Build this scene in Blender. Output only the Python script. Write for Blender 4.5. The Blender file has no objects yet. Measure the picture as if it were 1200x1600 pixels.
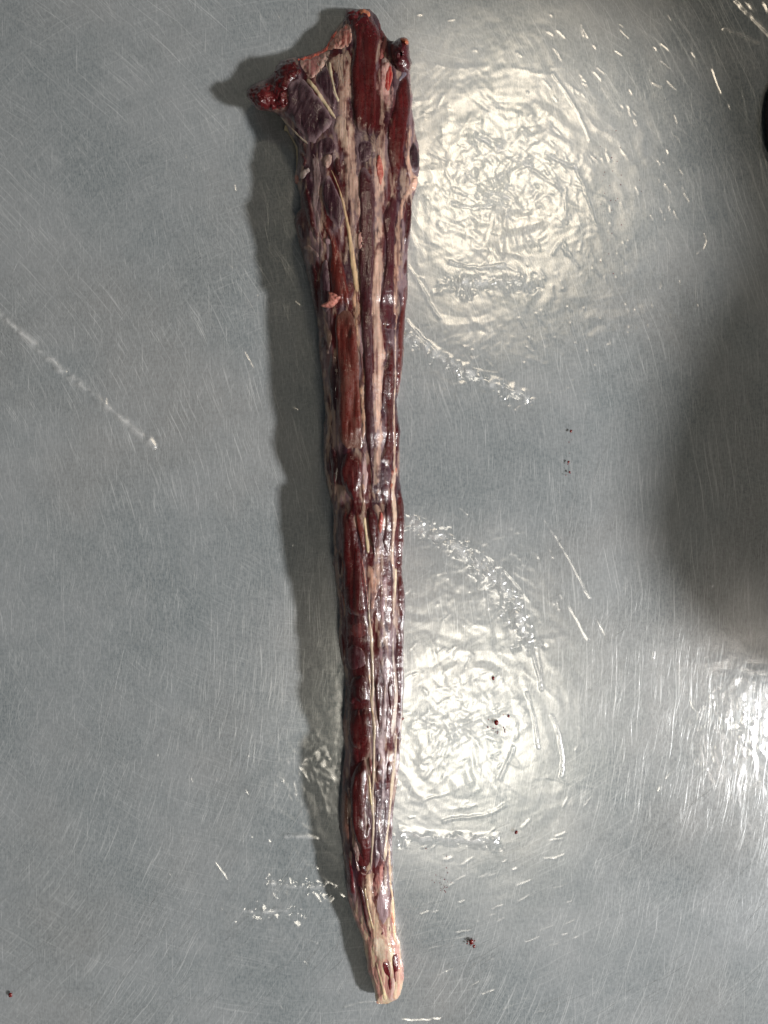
import bpy, bmesh, math
import numpy as np
from mathutils import Vector

S = bpy.context.scene
COL = S.collection
K = 0.0005            # metres per photograph pixel on the table top
CH = 0.58             # camera height above the table top

# ------------------------------------------------------------------ camera
cd = bpy.data.cameras.new('camera')
cd.sensor_fit = 'VERTICAL'
cd.angle = 2 * math.atan(0.4 / CH)
cd.clip_start = 0.01
cd.clip_end = 50
cam = bpy.data.objects.new('camera', cd)
cam.location = (0, 0, CH)
COL.objects.link(cam)
S.camera = cam

# ------------------------------------------------------------------ light
w = bpy.data.worlds.new('World')
S.world = w
w.use_nodes = True
w.node_tree.nodes['Background'].inputs[0].default_value = (0.82, 0.92, 1.0, 1)
w.node_tree.nodes['Background'].inputs[1].default_value = 0.035

def lamp(x, y, z, size, power, col):
    l = bpy.data.lights.new('ceiling_lamp', 'AREA')
    l.shape = 'DISK'
    l.size = size
    l.energy = power
    l.color = col
    o = bpy.data.objects.new('ceiling_lamp', l)
    o.location = (x, y, z)
    COL.objects.link(o)

lamp(0.305, 0.915, 1.5, 0.28, 3.5, (1.0, 0.85, 0.64))
lamp(0.215, -0.590, 1.5, 0.26, 3.3, (1.0, 0.92, 0.77))
lamp(1.04, -0.58, 1.5, 0.18, 1.0, (1.0, 0.90, 0.80))
lamp(2.80, -1.20, 2.15, 0.42, 325.0, (1.0, 0.985, 0.97))

vs = S.view_settings
vs.view_transform = 'Standard'
vs.look = 'None'
vs.exposure = 0.0
vs.gamma = 1.0

# ------------------------------------------------------------------ helpers
rng = np.random.default_rng(7)

def lin(c):
    c = np.asarray(c, float) / 255.0
    return np.where(c <= 0.04045, c / 12.92, ((c + 0.055) / 1.055) ** 2.4)

_T = rng.random((16, 256, 256))
def vn(x, y, seed=0):
    """smooth value noise, 0..1, one lattice cell per unit"""
    t = _T[seed % 16]
    x = np.asarray(x, float) + seed * 17.3
    y = np.asarray(y, float) + seed * 9.7
    xi = np.floor(x).astype(int); yi = np.floor(y).astype(int)
    fx = x - xi; fy = y - yi
    fx = fx * fx * fx * (fx * (fx * 6 - 15) + 10); fy = fy * fy * fy * (fy * (fy * 6 - 15) + 10)
    a = t[yi & 255, xi & 255]; b = t[yi & 255, (xi + 1) & 255]
    c = t[(yi + 1) & 255, xi & 255]; d = t[(yi + 1) & 255, (xi + 1) & 255]
    return (a * (1 - fx) + b * fx) * (1 - fy) + (c * (1 - fx) + d * fx) * fy

def fbm(x, y, seed=0, o=4):
    s = 0; a = 0.5; n = 0
    for k in range(o):
        s = s + a * vn(x * 2 ** k, y * 2 ** k, seed + k); n += a; a *= 0.5
    return s / n

def sst(a, b, x):
    t = np.clip((x - a) / (b - a), 0, 1)
    return t * t * (3 - 2 * t)

def W(px, py, z):
    """photograph pixel seen at height z -> world"""
    f = K * (CH - z) / CH
    return np.stack([(px - 600) * f, (800 - py) * f, z + 0 * px], -1)

def link(name, me, parent=None, mat=None):
    o = bpy.data.objects.new(name, me)
    COL.objects.link(o)
    if parent: o.parent = parent
    if mat: me.materials.append(mat)
    return o

def tag(o, label=None, cat=None, group=None, kind=None):
    if label: o['label'] = label
    if cat: o['category'] = cat
    if group: o['group'] = group
    if kind: o['kind'] = kind
    return o

def fast_mesh(name, V, Q, col=None, smooth=True):
    me = bpy.data.meshes.new(name)
    V = np.ascontiguousarray(V, np.float32); Q = np.ascontiguousarray(Q, np.int32)
    me.vertices.add(len(V)); me.vertices.foreach_set('co', V.ravel())
    n = Q.shape[1]
    me.loops.add(Q.size); me.loops.foreach_set('vertex_index', Q.ravel())
    me.polygons.add(len(Q))
    me.polygons.foreach_set('loop_start', np.arange(0, Q.size, n, dtype=np.int32))
    me.update(calc_edges=True)
    me.polygons.foreach_set('use_smooth', np.full(len(Q), smooth))
    if col is not None:
        a = me.color_attributes.new('Col', 'FLOAT_COLOR', 'POINT')
        c = np.ones((len(V), 4), np.float32); c[:, :3] = col
        a.data.foreach_set('color', c.ravel())
    me.validate()
    return me

def grid_quads(r, c, flip=False):
    i = np.arange(r * c).reshape(r, c)
    q = np.stack([i[:-1, :-1], i[1:, :-1], i[1:, 1:], i[:-1, 1:]], -1).reshape(-1, 4)
    return q[:, ::-1] if flip else q

def chaikin(p, it=2, closed=True):
    p = np.asarray(p, float)
    for _ in range(it):
        if closed:
            n = np.roll(p, -1, 0)
            p = np.stack([0.75 * p + 0.25 * n, 0.25 * p + 0.75 * n], 1).reshape(-1, 2)
        else:
            a, b = p[:-1], p[1:]
            m = np.stack([0.75 * a + 0.25 * b, 0.25 * a + 0.75 * b], 1).reshape(-1, p.shape[1])
            p = np.concatenate([p[:1], m, p[-1:]])
    return p

def seg_dist(X, Y, P, closed=True):
    """distance to a polyline and inside test"""
    A = P; B = np.roll(P, -1, 0)
    if not closed: A, B = P[:-1], P[1:]
    best = np.full(X.shape, 1e9); ins = np.zeros(X.shape, bool)
    for (ax, ay), (bx, by) in zip(A, B):
        dx, dy = bx - ax, by - ay
        L = dx * dx + dy * dy + 1e-12
        t = np.clip(((X - ax) * dx + (Y - ay) * dy) / L, 0, 1)
        d = (X - ax - t * dx) ** 2 + (Y - ay - t * dy) ** 2
        np.minimum(best, d, out=best)
        if closed:
            c = ((ay > Y) != (by > Y))
            if c.any():
                ins ^= c & (X < dx * (Y - ay) / (dy if dy else 1e-12) + ax)
    return np.sqrt(best), ins

# ------------------------------------------------------------------ node helpers
def new_mat(name):
    m = bpy.data.materials.new(name)
    m.use_nodes = True
    nt = m.node_tree
    for n in list(nt.nodes): nt.nodes.remove(n)
    return m, nt

class N:
    def __init__(s, nt): s.nt = nt
    def node(s, t, **kw):
        n = s.nt.nodes.new(t)
        for k, v in kw.items(): setattr(n, k, v)
        return n
    def put(s, inp, v):
        if v is None: return
        if hasattr(v, 'is_output'): s.nt.links.new(v, inp)
        else: inp.default_value = v
    def math(s, op, a, b=None, clamp=False):
        n = s.node('ShaderNodeMath', operation=op); n.use_clamp = clamp
        s.put(n.inputs[0], a); s.put(n.inputs[1], b)
        return n.outputs[0]
    def vmath(s, op, a, b=None):
        n = s.node('ShaderNodeVectorMath', operation=op)
        s.put(n.inputs[0], a); s.put(n.inputs[1], b)
        return n
    def noise(s, vec, scale, detail=2, rough=0.5, dist=0.0):
        n = s.node('ShaderNodeTexNoise')
        s.put(n.inputs['Vector'], vec); n.inputs['Scale'].default_value = scale
        n.inputs['Detail'].default_value = detail; n.inputs['Roughness'].default_value = rough
        n.inputs['Distortion'].default_value = dist
        return n.outputs['Fac']
    def ramp(s, v, lo, hi, a=0.0, b=1.0):
        n = s.node('ShaderNodeMapRange'); n.interpolation_type = 'SMOOTHSTEP'
        s.put(n.inputs[0], v)
        n.inputs[1].default_value = lo; n.inputs[2].default_value = hi
        n.inputs[3].default_value = a; n.inputs[4].default_value = b
        return n.outputs[0]
    def mix(s, f, a, b, blend='MIX'):
        n = s.node('ShaderNodeMix', data_type='RGBA', blend_type=blend)
        s.put(n.inputs[0], f); s.put(n.inputs[6], a); s.put(n.inputs[7], b)
        return n.outputs[2]
    def bump(s, h, strength, dist, normal=None):
        n = s.node('ShaderNodeBump')
        n.inputs['Strength'].default_value = strength; n.inputs['Distance'].default_value = dist
        s.put(n.inputs['Height'], h)
        if normal is not None: s.put(n.inputs['Normal'], normal)
        return n.outputs[0]

# ------------------------------------------------------------------ materials
def mat_steel():
    m, nt = new_mat('brushed_steel'); n = N(nt)
    co = n.node('ShaderNodeTexCoord').outputs['Object']
    def arcs(cx, cy, fr, fa, seed):
        v = n.vmath('SUBTRACT', co, (cx, cy, 0)).outputs[0]
        wob = n.noise(co, 9, 2)
        L = n.vmath('LENGTH', v).outputs['Value']
        L = n.math('ADD', L, n.math('MULTIPLY', wob, 0.02))
        sp = n.node('ShaderNodeSeparateXYZ'); n.put(sp.inputs[0], v)
        a = n.math('ARCTAN2', sp.outputs[1], sp.outputs[0])
        cb = n.node('ShaderNodeCombineXYZ')
        n.put(cb.inputs[0], n.math('MULTIPLY', L, fr)); n.put(cb.inputs[1], n.math('MULTIPLY', a, fa)); cb.inputs[2].default_value = seed
        return n.noise(cb.outputs[0], 1.0, 2, 0.6)
    def lines(ang, f1, f2, seed):
        mp = n.node('ShaderNodeMapping'); mp.inputs['Rotation'].default_value = (0, 0, math.radians(ang))
        mp.inputs['Scale'].default_value = (f1, f2, 1); mp.inputs['Location'].default_value = (seed, seed, 0)
        n.put(mp.inputs[0], co)
        return n.noise(mp.outputs[0], 1.0, 2, 0.6)
    A = arcs(-0.60, -0.10, 900, 9, 1.0)
    B = arcs(-0.05, 0.05, 800, 5, 2.0)
    A2 = arcs(-0.75, 0.05, 1500, 22, 3.0)
    Lr = lines(28, 900, 22, 4.0)
    Lf = lines(-62, 700, 40, 5.0)
    fuzz = n.noise(co, 420, 3, 0.7)
    hatch = lines(8, 1400, 160, 6.0)
    blot = n.noise(co, 8, 5, 0.65)
    blot2 = n.noise(co, 5, 3, 0.55)
    mA = n.ramp(n.noise(co, 6, 2), 0.32, 0.58)
    def thin(v, lo=0.56, hi=0.72): return n.ramp(v, lo, hi)
    s = n.math('MULTIPLY', thin(A), mA)
    s = n.math('ADD', s, n.math('MULTIPLY', thin(A2), 0.7))
    s = n.math('ADD', s, n.math('MULTIPLY', thin(B), 0.38))
    s = n.math('ADD', s, n.math('MULTIPLY', thin(Lr, 0.62, 0.76), 0.9))
    s = n.math('ADD', s, n.math('MULTIPLY', thin(Lf, 0.62, 0.78), 0.6))
    grain = n.math('ADD', n.math('MULTIPLY', fuzz, 0.5), n.math('MULTIPLY', hatch, 0.5))
    base = n.mix(n.ramp(blot, 0.3, 0.7), (0.285, 0.325, 0.345, 1), (0.455, 0.478, 0.50, 1))
    base = n.mix(n.ramp(blot2, 0.42, 0.72, 0.0, 0.5), base, (0.40, 0.375, 0.36, 1))
    base = n.mix(n.ramp(grain, 0.36, 0.64, 0.0, 0.56), base, (0.64, 0.67, 0.69, 1))
    base = n.mix(n.math('MULTIPLY', s, 0.55, True), base, (0.92, 0.94, 0.95, 1))
    hgt = n.math('ADD', n.math('MULTIPLY', s, 0.6), n.math('MULTIPLY', grain, 0.7))
    nm = n.bump(hgt, 0.35, 0.00012)
    r = n.math('ADD', n.ramp(blot, 0.3, 0.7, 0.23, 0.29), n.math('MULTIPLY', grain, 0.10))
    gl = n.node('ShaderNodeBsdfGlossy', distribution='BECKMANN')
    n.put(gl.inputs['Color'], base); n.put(gl.inputs['Roughness'], r); n.put(gl.inputs['Normal'], nm)
    df = n.node('ShaderNodeBsdfDiffuse')
    n.put(df.inputs['Color'], base); n.put(df.inputs['Normal'], nm)
    mx = n.node('ShaderNodeMixShader'); mx.inputs[0].default_value = 0.31
    n.put(mx.inputs[1], df.outputs[0]); n.put(mx.inputs[2], gl.outputs[0])
    o = n.node('ShaderNodeOutputMaterial'); n.put(o.inputs[0], mx.outputs[0])
    return m

def mat_scratch():
    m, nt = new_mat('bright_scratched_steel'); n = N(nt)
    co = n.node('ShaderNodeTexCoord').outputs['Object']
    p = n.node('ShaderNodeBsdfPrincipled')
    n.put(p.inputs['Base Color'], n.mix(n.noise(co, 300, 2), (0.38, 0.40, 0.41, 1), (0.72, 0.74, 0.75, 1)))
    p.inputs['Metallic'].default_value = 0.2; p.inputs['Roughness'].default_value = 0.45
    o = n.node('ShaderNodeOutputMaterial'); n.put(o.inputs[0], p.outputs[0])
    return m

def mat_film():
    m, nt = new_mat('clear_film'); n = N(nt)
    co = n.node('ShaderNodeTexCoord').outputs['Object']
    h1 = n.noise(co, 260, 3, 0.6, 0.6)
    h2 = n.noise(co, 70, 2, 0.5, 0.8)
    nm = n.bump(n.math('ADD', n.math('MULTIPLY', h1, 0.25), h2), 0.07, 0.0010)
    g = n.node('ShaderNodeBsdfGlossy', distribution='BECKMANN'); g.inputs['Roughness'].default_value = 0.27
    n.put(g.inputs['Normal'], nm)
    g.inputs['Color'].default_value = (1, 1, 1, 1)
    t = n.node('ShaderNodeBsdfTransparent'); t.inputs[0].default_value = (0.985, 0.985, 0.98, 1)
    ge = n.node('ShaderNodeNewGeometry')
    cosv = n.math('ABSOLUTE', n.vmath('DOT_PRODUCT', nm, ge.outputs['Incoming']).outputs['Value'])
    fac = n.math('ADD', 0.17, n.math('MULTIPLY', 0.85, n.math('POWER', n.math('SUBTRACT', 1.0, cosv, True), 5.0)), True)
    mx = n.node('ShaderNodeMixShader')
    n.put(mx.inputs[0], fac); n.put(mx.inputs[1], t.outputs[0]); n.put(mx.inputs[2], g.outputs[0])
    # milky creases; the white also paints in the sheen of lit folds
    at = n.node('ShaderNodeVertexColor'); at.layer_name = 'Col'
    df = n.node('ShaderNodeBsdfDiffuse'); df.inputs[0].default_value = (0.9, 0.9, 0.89, 1)
    m2 = n.node('ShaderNodeMixShader')
    n.put(m2.inputs[0], at.outputs[0]); n.put(m2.inputs[1], mx.outputs[0]); n.put(m2.inputs[2], df.outputs[0])
    o = n.node('ShaderNodeOutputMaterial'); n.put(o.inputs[0], m2.outputs[0])
    return m

def mat_meat(name, fibre, rough, coat, sss, bumpd):
    m, nt = new_mat(name); n = N(nt)
    co = n.node('ShaderNodeTexCoord').outputs['Object']
    at = n.node('ShaderNodeVertexColor'); at.layer_name = 'Col'
    mp = n.node('ShaderNodeMapping'); mp.inputs['Scale'].default_value = (1800, 110, 1800); n.put(mp.inputs[0], co)
    fib = n.noise(mp.outputs[0], 1.0, 3, 0.6)
    wet = n.noise(co, 520, 3, 0.6, 0.4)
    lump = n.noise(co, 160, 2, 0.5)
    col = n.mix(n.ramp(fib, 0.3, 0.7, 0.0, fibre), at.outputs[0], n.mix(1.0, at.outputs[0], (0.55, 0.5, 0.52, 1), 'MULTIPLY'))
    p = n.node('ShaderNodeBsdfPrincipled')
    n.put(p.inputs['Base Color'], col)
    n.put(p.inputs['Roughness'], n.ramp(wet, 0.3, 0.7, rough - 0.1, rough + 0.12))
    p.inputs['Subsurface Weight'].default_value = sss
    p.inputs['Subsurface Radius'].default_value = (0.004, 0.0015, 0.001)
    p.inputs['Subsurface Scale'].default_value = 0.5
    n.put(p.inputs['Coat Weight'], n.ramp(lump, 0.3, 0.7, coat * 0.5, coat))
    p.inputs['Coat Roughness'].default_value = 0.10
    hh = n.math('ADD', n.math('MULTIPLY', fib, fibre), n.math('ADD', n.math('MULTIPLY', wet, 0.45), n.math('MULTIPLY', lump, 0.9)))
    nm = n.bump(hh, 0.5, bumpd)
    n.put(p.inputs['Normal'], nm); n.put(p.inputs['Coat Normal'], nm)
    o = n.node('ShaderNodeOutputMaterial'); n.put(o.inputs[0], p.outputs[0])
    return m

STEEL = mat_steel(); SCR = mat_scratch(); FILM = mat_film()
MUSC = mat_meat('wet_muscle', 0.55, 0.34, 1.0, 0.08, 0.0008)
FASC = mat_meat('wet_fascia', 0.25, 0.36, 0.6, 0.15, 0.0010)
FATM = mat_meat('pale_fat', 0.18, 0.42, 0.45, 0.2, 0.0010)

# ------------------------------------------------------------------ steel table
def build_table():
    bm = bmesh.new()
    x0, x1, y0, y1, t = -0.85, 0.46, -0.75, 0.75, 0.04
    v = [bm.verts.new(c) for c in [(x0, y0, 0), (x1, y0, 0), (x1, y1, 0), (x0, y1, 0)]]
    f = bm.faces.new(v)
    r = bmesh.ops.extrude_face_region(bm, geom=[f])
    vv = [g for g in r['geom'] if isinstance(g, bmesh.types.BMVert)]
    for q in v: q.co.z = -t
    for q in vv: q.co.z = 0
    bmesh.ops.recalc_face_normals(bm, faces=bm.faces)
    bmesh.ops.bevel(bm, geom=[e for e in bm.edges if all(abs(q.co.z) < 1e-6 for q in e.verts)], offset=0.006, segments=3, affect='EDGES')
    me = bpy.data.meshes.new('steel_table'); bm.to_mesh(me); bm.free()
    o = link('steel_table', me, None, STEEL)
    tag(o, 'scratched brushed stainless steel table top under the clear film', 'table')
    # long single scratches: hair-thin raised burrs of bright metal
    Vs = []; Qs = []
    r = np.random.default_rng(21)
    def strand(x, y, ang, L, bend, wd):
        n = 5
        t = np.linspace(-0.5, 0.5, n)
        a = ang + bend * t
        xs = x + np.cumsum(np.cos(a)) * L / n; ys = y + np.cumsum(np.sin(a)) * L / n
        nx, ny = -np.sin(a), np.cos(a)
        ww = wd * (1 - (2 * np.abs(t)) ** 2 * 0.9)
        b = len(Vs) * 15
        P = np.zeros((n, 3, 3))
        for j, (k, z) in enumerate([(-1, 0.00005), (0, 0.00014), (1, 0.00005)]):
            P[:, j, 0] = xs + nx * ww * k; P[:, j, 1] = ys + ny * ww * k; P[:, j, 2] = z
        Vs.append(P.reshape(-1, 3)); Qs.append(grid_quads(n, 3) + b)
    for i in range(300):
        bx = r.uniform(-0.31, 0.31) if i < 180 else r.uniform(-0.31, -0.05); by = r.uniform(-0.41, 0.41) if i < 240 else r.uniform(-0.41, -0.05); k = r.random()
        if bx < -0.02: c = (-0.60, -0.10) if k < 0.75 else None
        else: c = (-0.05, 0.05) if k < 0.5 else None
        spread = r.uniform(0.004, 0.03); n = int(r.choice([1, 2, 3, 5, 9])); dev = r.normal(0, 0.2); big = r.random() < 0.12
        for q in range(n):
            x = bx + r.normal(0, spread); y = by + r.normal(0, spread)
            if c: ang = math.atan2(y - c[1], x - c[0]) + math.pi / 2 + dev + r.normal(0, 0.05)
            elif by < -0.1 and bx < 0: ang = math.radians(62) + dev + r.normal(0, 0.04)
            elif bx > 0 and by < -0.2: ang = math.radians(25) + dev + r.normal(0, 0.04)
            else: ang = k * 40 + r.normal(0, 0.06)
            L = r.uniform(0.008, 0.04) * (2.4 if big else 1)
            strand(x, y, ang, L, r.normal(0, 0.12), r.uniform(0.00004, 0.00010) * (1.8 if big else 1))
    me = fast_mesh('scratch', np.concatenate(Vs), np.concatenate(Qs))
    tag(link('scratch', me, o, SCR), kind='stuff')
build_table()

# ------------------------------------------------------------------ cling film
def build_film():
    sp = 1.5
    xs = np.arange(-36, 1237, sp); ys = np.arange(-36, 1637, sp)
    X, Y = np.meshgrid(xs, ys)
    H = np.zeros_like(X)                      # height in photograph pixels
    r = np.random.default_rng(5)
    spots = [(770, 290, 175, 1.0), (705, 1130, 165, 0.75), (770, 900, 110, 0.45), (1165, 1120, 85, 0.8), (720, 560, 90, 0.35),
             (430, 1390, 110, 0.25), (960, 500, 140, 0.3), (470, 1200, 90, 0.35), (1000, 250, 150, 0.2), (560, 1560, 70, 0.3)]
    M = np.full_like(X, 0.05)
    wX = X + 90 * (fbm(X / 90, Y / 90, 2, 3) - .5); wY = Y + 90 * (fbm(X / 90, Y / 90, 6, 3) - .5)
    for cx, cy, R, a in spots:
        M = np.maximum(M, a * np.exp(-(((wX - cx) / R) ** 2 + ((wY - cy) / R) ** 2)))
    H += 5.0 * (fbm(X / 210, Y / 260, 1, 3) - 0.5)
    wx = X + 16 * (vn(X / 30, Y / 30, 3) - .5); wy = Y + 16 * (vn(X / 30, Y / 30, 4) - .5)
    def tri(v): return np.abs(2 * (v - np.floor(v)) - 1)
    for k in range(9):
        th = r.uniform(0, math.pi); lam = r.uniform(12, 46); slope = r.uniform(0.02, 0.055)
        u = (wx * math.cos(th) + wy * math.sin(th)) / lam + 1.6 * vn(X / 75, Y / 75, k)
        win = sst(0.40, 0.62, vn(X / 55 + k * 3.1, Y / 55, k + 4))
        H += tri(u) * lam / 2 * slope * win * M
    H += 0.25 * M * (fbm(X / 9, Y / 9, 6, 2) - .5)
    MILK = np.zeros_like(X)  # white mask: crease milkiness plus painted-in fold sheen
    path_buf = None
    def crease(x0, y0, x1, y1, hw, ht, rag=0.3, ta=0.12, tb=0.12):
        L = math.hypot(x1 - x0, y1 - y0); pad = hw * 3
        i0 = np.searchsorted(xs, min(x0, x1) - pad); i1 = np.searchsorted(xs, max(x0, x1) + pad)
        j0 = np.searchsorted(ys, min(y0, y1) - pad); j1 = np.searchsorted(ys, max(y0, y1) + pad)
        if i1 <= i0 or j1 <= j0: return
        x = X[j0:j1, i0:i1]; y = Y[j0:j1, i0:i1]
        ux, uy = (x1 - x0) / L, (y1 - y0) / L
        t = ((x - x0) * ux + (y - y0) * uy) / L
        d = (x - x0) * -uy + (y - y0) * ux + rag * hw * 2 * (vn(x / 9, y / 9, 9) - 0.5)
        prof = np.maximum(0, 1 - np.abs(d) / hw)
        prof = prof ** 1.4
        g = ht * prof * sst(0, ta, t) * sst(1, 1 - tb, t)
        if path_buf is None: H[j0:j1, i0:i1] += g
        else: path_buf[j0:j1, i0:i1] = np.maximum(path_buf[j0:j1, i0:i1], np.abs(g))
    def path(pts, hw, ht, rag=0.22):
        nonlocal path_buf, H
        p = chaikin(np.array(pts, float), 2, False) if len(pts) > 2 else np.array(pts, float)
        path_buf = np.zeros_like(H)
        m = len(p) - 1
        for k, (a, b) in enumerate(zip(p[:-1], p[1:])):
            crease(*a, *b, hw, min(abs(ht) * 0.9, 0.23 * hw), rag, 0.5 if k == 0 else 1e-4, 0.5 if k == m - 1 else 1e-4)
        amp = 0.55 + 0.9 * vn(X / 23, Y / 23, 3)
        H += math.copysign(1, ht) * path_buf * amp
        if hw >= 5: np.maximum(MILK, 0.42 * path_buf / (path_buf.max() + 1e-6) * sst(0.2, 0.75, fbm(X / 11, Y / 11, 4, 3)), out=MILK)
        path_buf = None
    # crumpled facets near the two patches of lamp light
    for n, cx, cy, R, hh in [(300, 775, 290, 150, 1.0), (200, 705, 1130, 140, 0.8), (150, 760, 890, 105, 0.6), (160, 1165, 1120, 70, 1.0), (90, 430, 1395, 95, 0.6),
                             (90, 470, 1190, 75, 0.6), (60, 720, 570, 80, 0.6)]:
        for i in range(n):
            a = r.uniform(0, 6.283); q = R * abs(r.normal(0, 0.62))
            x = cx + q * math.cos(a); y = cy + q * math.sin(a)
            th = r.choice([1.9, 0.6, -0.5, 1.35]) + r.normal(0, 0.35)
            if cx > 1100: th = 1.45 + r.normal(0, .25)
            L = r.uniform(10, 40) if r.random() < .65 else r.uniform(40, 110)
            crease(x, y, x + L * math.cos(th), y + L * math.sin(th), r.uniform(3.5, 9.0), hh * r.uniform(0.12, 0.45) * r.choice([1, 1, -0.7]))
    # short stretched ticks following the pull of the film
    for i in range(620):
        x = r.uniform(640, 1195); y = r.uniform(20, 1280)
        if r.random() > (0.95 if 800 < x < 1080 and y < 620 else (0.12 if x > 900 else 0.3)): continue
        th = math.atan2(y - 760, x - 560) + math.pi / 2 if y < 760 else math.atan2(y - 900, x - 600) + math.pi / 2
        th = th * 0.5 + 0.5 * 1.25 + r.normal(0, 0.22) if x > 800 and y < 760 else th + r.normal(0, 0.2)
        L = r.uniform(5, 24)
        crease(x, y, x + L * math.cos(th), y + L * math.sin(th), r.uniform(2.2, 2.9), r.uniform(0.25, 0.7))
    for i in range(150):
        x = r.uniform(0, 620); y = r.uniform(20, 1590)
        th = r.uniform(0.3, 1.6); L = r.uniform(4, 15)
        crease(x, y, x + L * math.cos(th), y + L * math.sin(th), r.uniform(2.4, 3.2), r.uniform(0.3, 1.0))
    for i in range(60):
        x = r.uniform(620, 900); y = r.uniform(1300, 1590)
        th = r.normal(-0.45, 0.15); L = r.uniform(6, 30)
        crease(x, y, x + L * math.cos(th), y + L * math.sin(th), r.uniform(2.2, 2.8), r.uniform(0.2, 0.5))
    def fold(pts, wd, n, sl):
        p = chaikin(np.array(pts, float), 2, False)
        for i in range(n):
            k = r.integers(0, len(p) - 1); t = r.random()
            x, y = p[k] * (1 - t) + p[k + 1] * t + r.normal(0, wd * .45, 2)
            th = r.uniform(0, math.pi); L = r.uniform(6, 20); hw = r.uniform(3, 8)
            crease(x, y, x + L * math.cos(th), y + L * math.sin(th), hw, hw * sl * r.uniform(.4, 1.3) * r.choice([1, -1]))
    fold([(636, 522), (700, 568), (745, 590), (826, 624)], 10, 50, .22)
    fold([(640, 815), (690, 832), (752, 880), (795, 925), (826, 1005)], 16, 150, .17)
    fold([(640, 815), (690, 832), (752, 880)], 12, 60, .15)
    fold([(620, 1304), (700, 1308), (780, 1312)], 7, 60, .15)
    fold([(700, 445), (760, 442), (830, 440)], 16, 70, .15)
    fold([(415, 1376), (512, 1384)], 10, 40, .2); fold([(380, 1424), (470, 1420)], 10, 30, .2)
    fold([(-10, 486), (30, 518), (110, 590), (200, 660)], 7, 12, .2)
    # creases one can follow in the photograph
    for pts, hw, ht in [
        ([(636, 522), (668, 545), (700, 568), (745, 590), (790, 606), (826, 624)], 13, 2.6),
        ([(634, 500), (660, 530), (690, 560)], 4, 1.3),
        ([(636, 415), (660, 450), (672, 478), (688, 500)], 4, 1.4),
        ([(640, 815), (680, 838), (720, 862), (752, 890), (790, 920), (806, 955), (826, 1005)], 15, 2.8),
        ([(700, 835), (760, 865), (800, 900), (828, 940)], 4, 1.4),
        ([(822, 1000), (838, 1040), (846, 1080)], 4, 1.5), ([(838, 1005), (848, 1075)], 3, 1.2),
        ([(850, 810), (880, 855), (905, 900), (922, 935)], 3.5, 1.2),
        ([(890, 945), (905, 975), (920, 1000)], 3.5, 1.5), ([(930, 960), (950, 1000)], 3, 1.0),
        ([(822, 1080), (834, 1120), (840, 1170)], 3.5, 1.4), ([(860, 1115), (872, 1140), (880, 1190), (876, 1215)], 3.5, 1.4),
        ([(620, 1300), (650, 1304), (690, 1310), (740, 1309), (780, 1312)], 12, 2.0),
        ([(656, 1256), (664, 1246), (700, 1240), (716, 1230)], 3, 1.2), ([(690, 1283), (710, 1277), (735, 1276), (765, 1272), (790, 1255)], 4, 1.3),
        ([(800, 1160), (812, 1140)], 4, 1.6), ([(780, 1218), (790, 1195), (803, 1165)], 5, 1.5),
        ([(1148, 0), (1170, 22), (1186, 38), (1206, 60)], 5.5, 1.6), ([(1160, -4), (1186, 29)], 6, 1.6), ([(1190, -6), (1204, 28)], 5.5, 1.6),
        ([(1128, 44), (1155, 55), (1188, 68)], 6, 1.7), ([(1113, 107), (1120, 128), (1128, 148)], 3, 1.4), ([(1136, 158), (1145, 178)], 3, 1.2),
        ([(862, 115), (880, 140), (896, 165), (910, 190), (922, 222)], 3.5, 1.4), ([(888, 128), (898, 150)], 3, 1.2),
        ([(896, 260), (912, 292), (920, 320), (932, 355)], 3.5, 1.4), ([(885, 352), (882, 310), (884, 295)], 3, 1.1),
        ([(740, 210), (765, 225), (800, 248), (832, 263)], 7, -1.8), ([(765, 225), (812, 255), (850, 278), (880, 300)], 4, 1.6),
        ([(705, 320), (740, 326), (775, 322)], 5, -1.5), ([(745, 298), (780, 304), (806, 316)], 5, 1.6), ([(850, 240), (880, 256), (902, 264)], 5, -1.4),
        ([(720, 440), (760, 442), (800, 436), (830, 450)], 14, 2.0), ([(700, 410), (740, 420), (790, 415)], 5, 1.5),
        ([(862, 400), (880, 370), (884, 400)], 4, 1.6),
        ([(1036, 655), (1038, 665)], 3, 1.2), ([(950, 530), (960, 553)], 3.5, 1.5), ([(926, 540), (932, 560)], 3.5, 1.3), ([(990, 540), (994, 556)], 3.5, 1.5),
        ([(1088, 400), (1106, 385), (1100, 365)], 3, 1.0), ([(1165, 590), (1166, 650)], 3, 1.0), ([(1185, 590), (1196, 650)], 3, 1.0),
        ([(-20, 476), (30, 518), (70, 552), (110, 590), (160, 628), (200, 660), (245, 700)], 10, 2.6),
        ([(165, 612), (168, 640)], 3, 1.0), ([(380, 550), (392, 570), (396, 582)], 3.5, 1.5),
        ([(335, 1345), (345, 1358), (355, 1375)], 3.5, 1.3), ([(415, 1374), (450, 1382), (480, 1386), (512, 1382)], 6, 1.9), ([(340, 1412), (352, 1428)], 3.5, 1.4),
        ([(380, 1422), (410, 1424), (450, 1420)], 6, 1.5), ([(460, 1464), (480, 1468), (498, 1474)], 3.5, 1.5), ([(445, 1308), (470, 1304), (498, 1310)], 5, 1.5),
        ([(380, 1228), (390, 1245)], 3, 1.2), ([(470, 1590), (500, 1585), (560, 1565), (590, 1564)], 4, 1.3), ([(625, 1592), (650, 1594), (690, 1590)], 4, 1.3),
        ([(1078, 1092), (1084, 1106), (1096, 1118)], 3.5, 1.7), ([(600, 1448), (625, 1443)], 3, 1.2), ([(690, 1345), (710, 1338)], 5, 1.5)]:
        path(pts, hw, ht)
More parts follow.
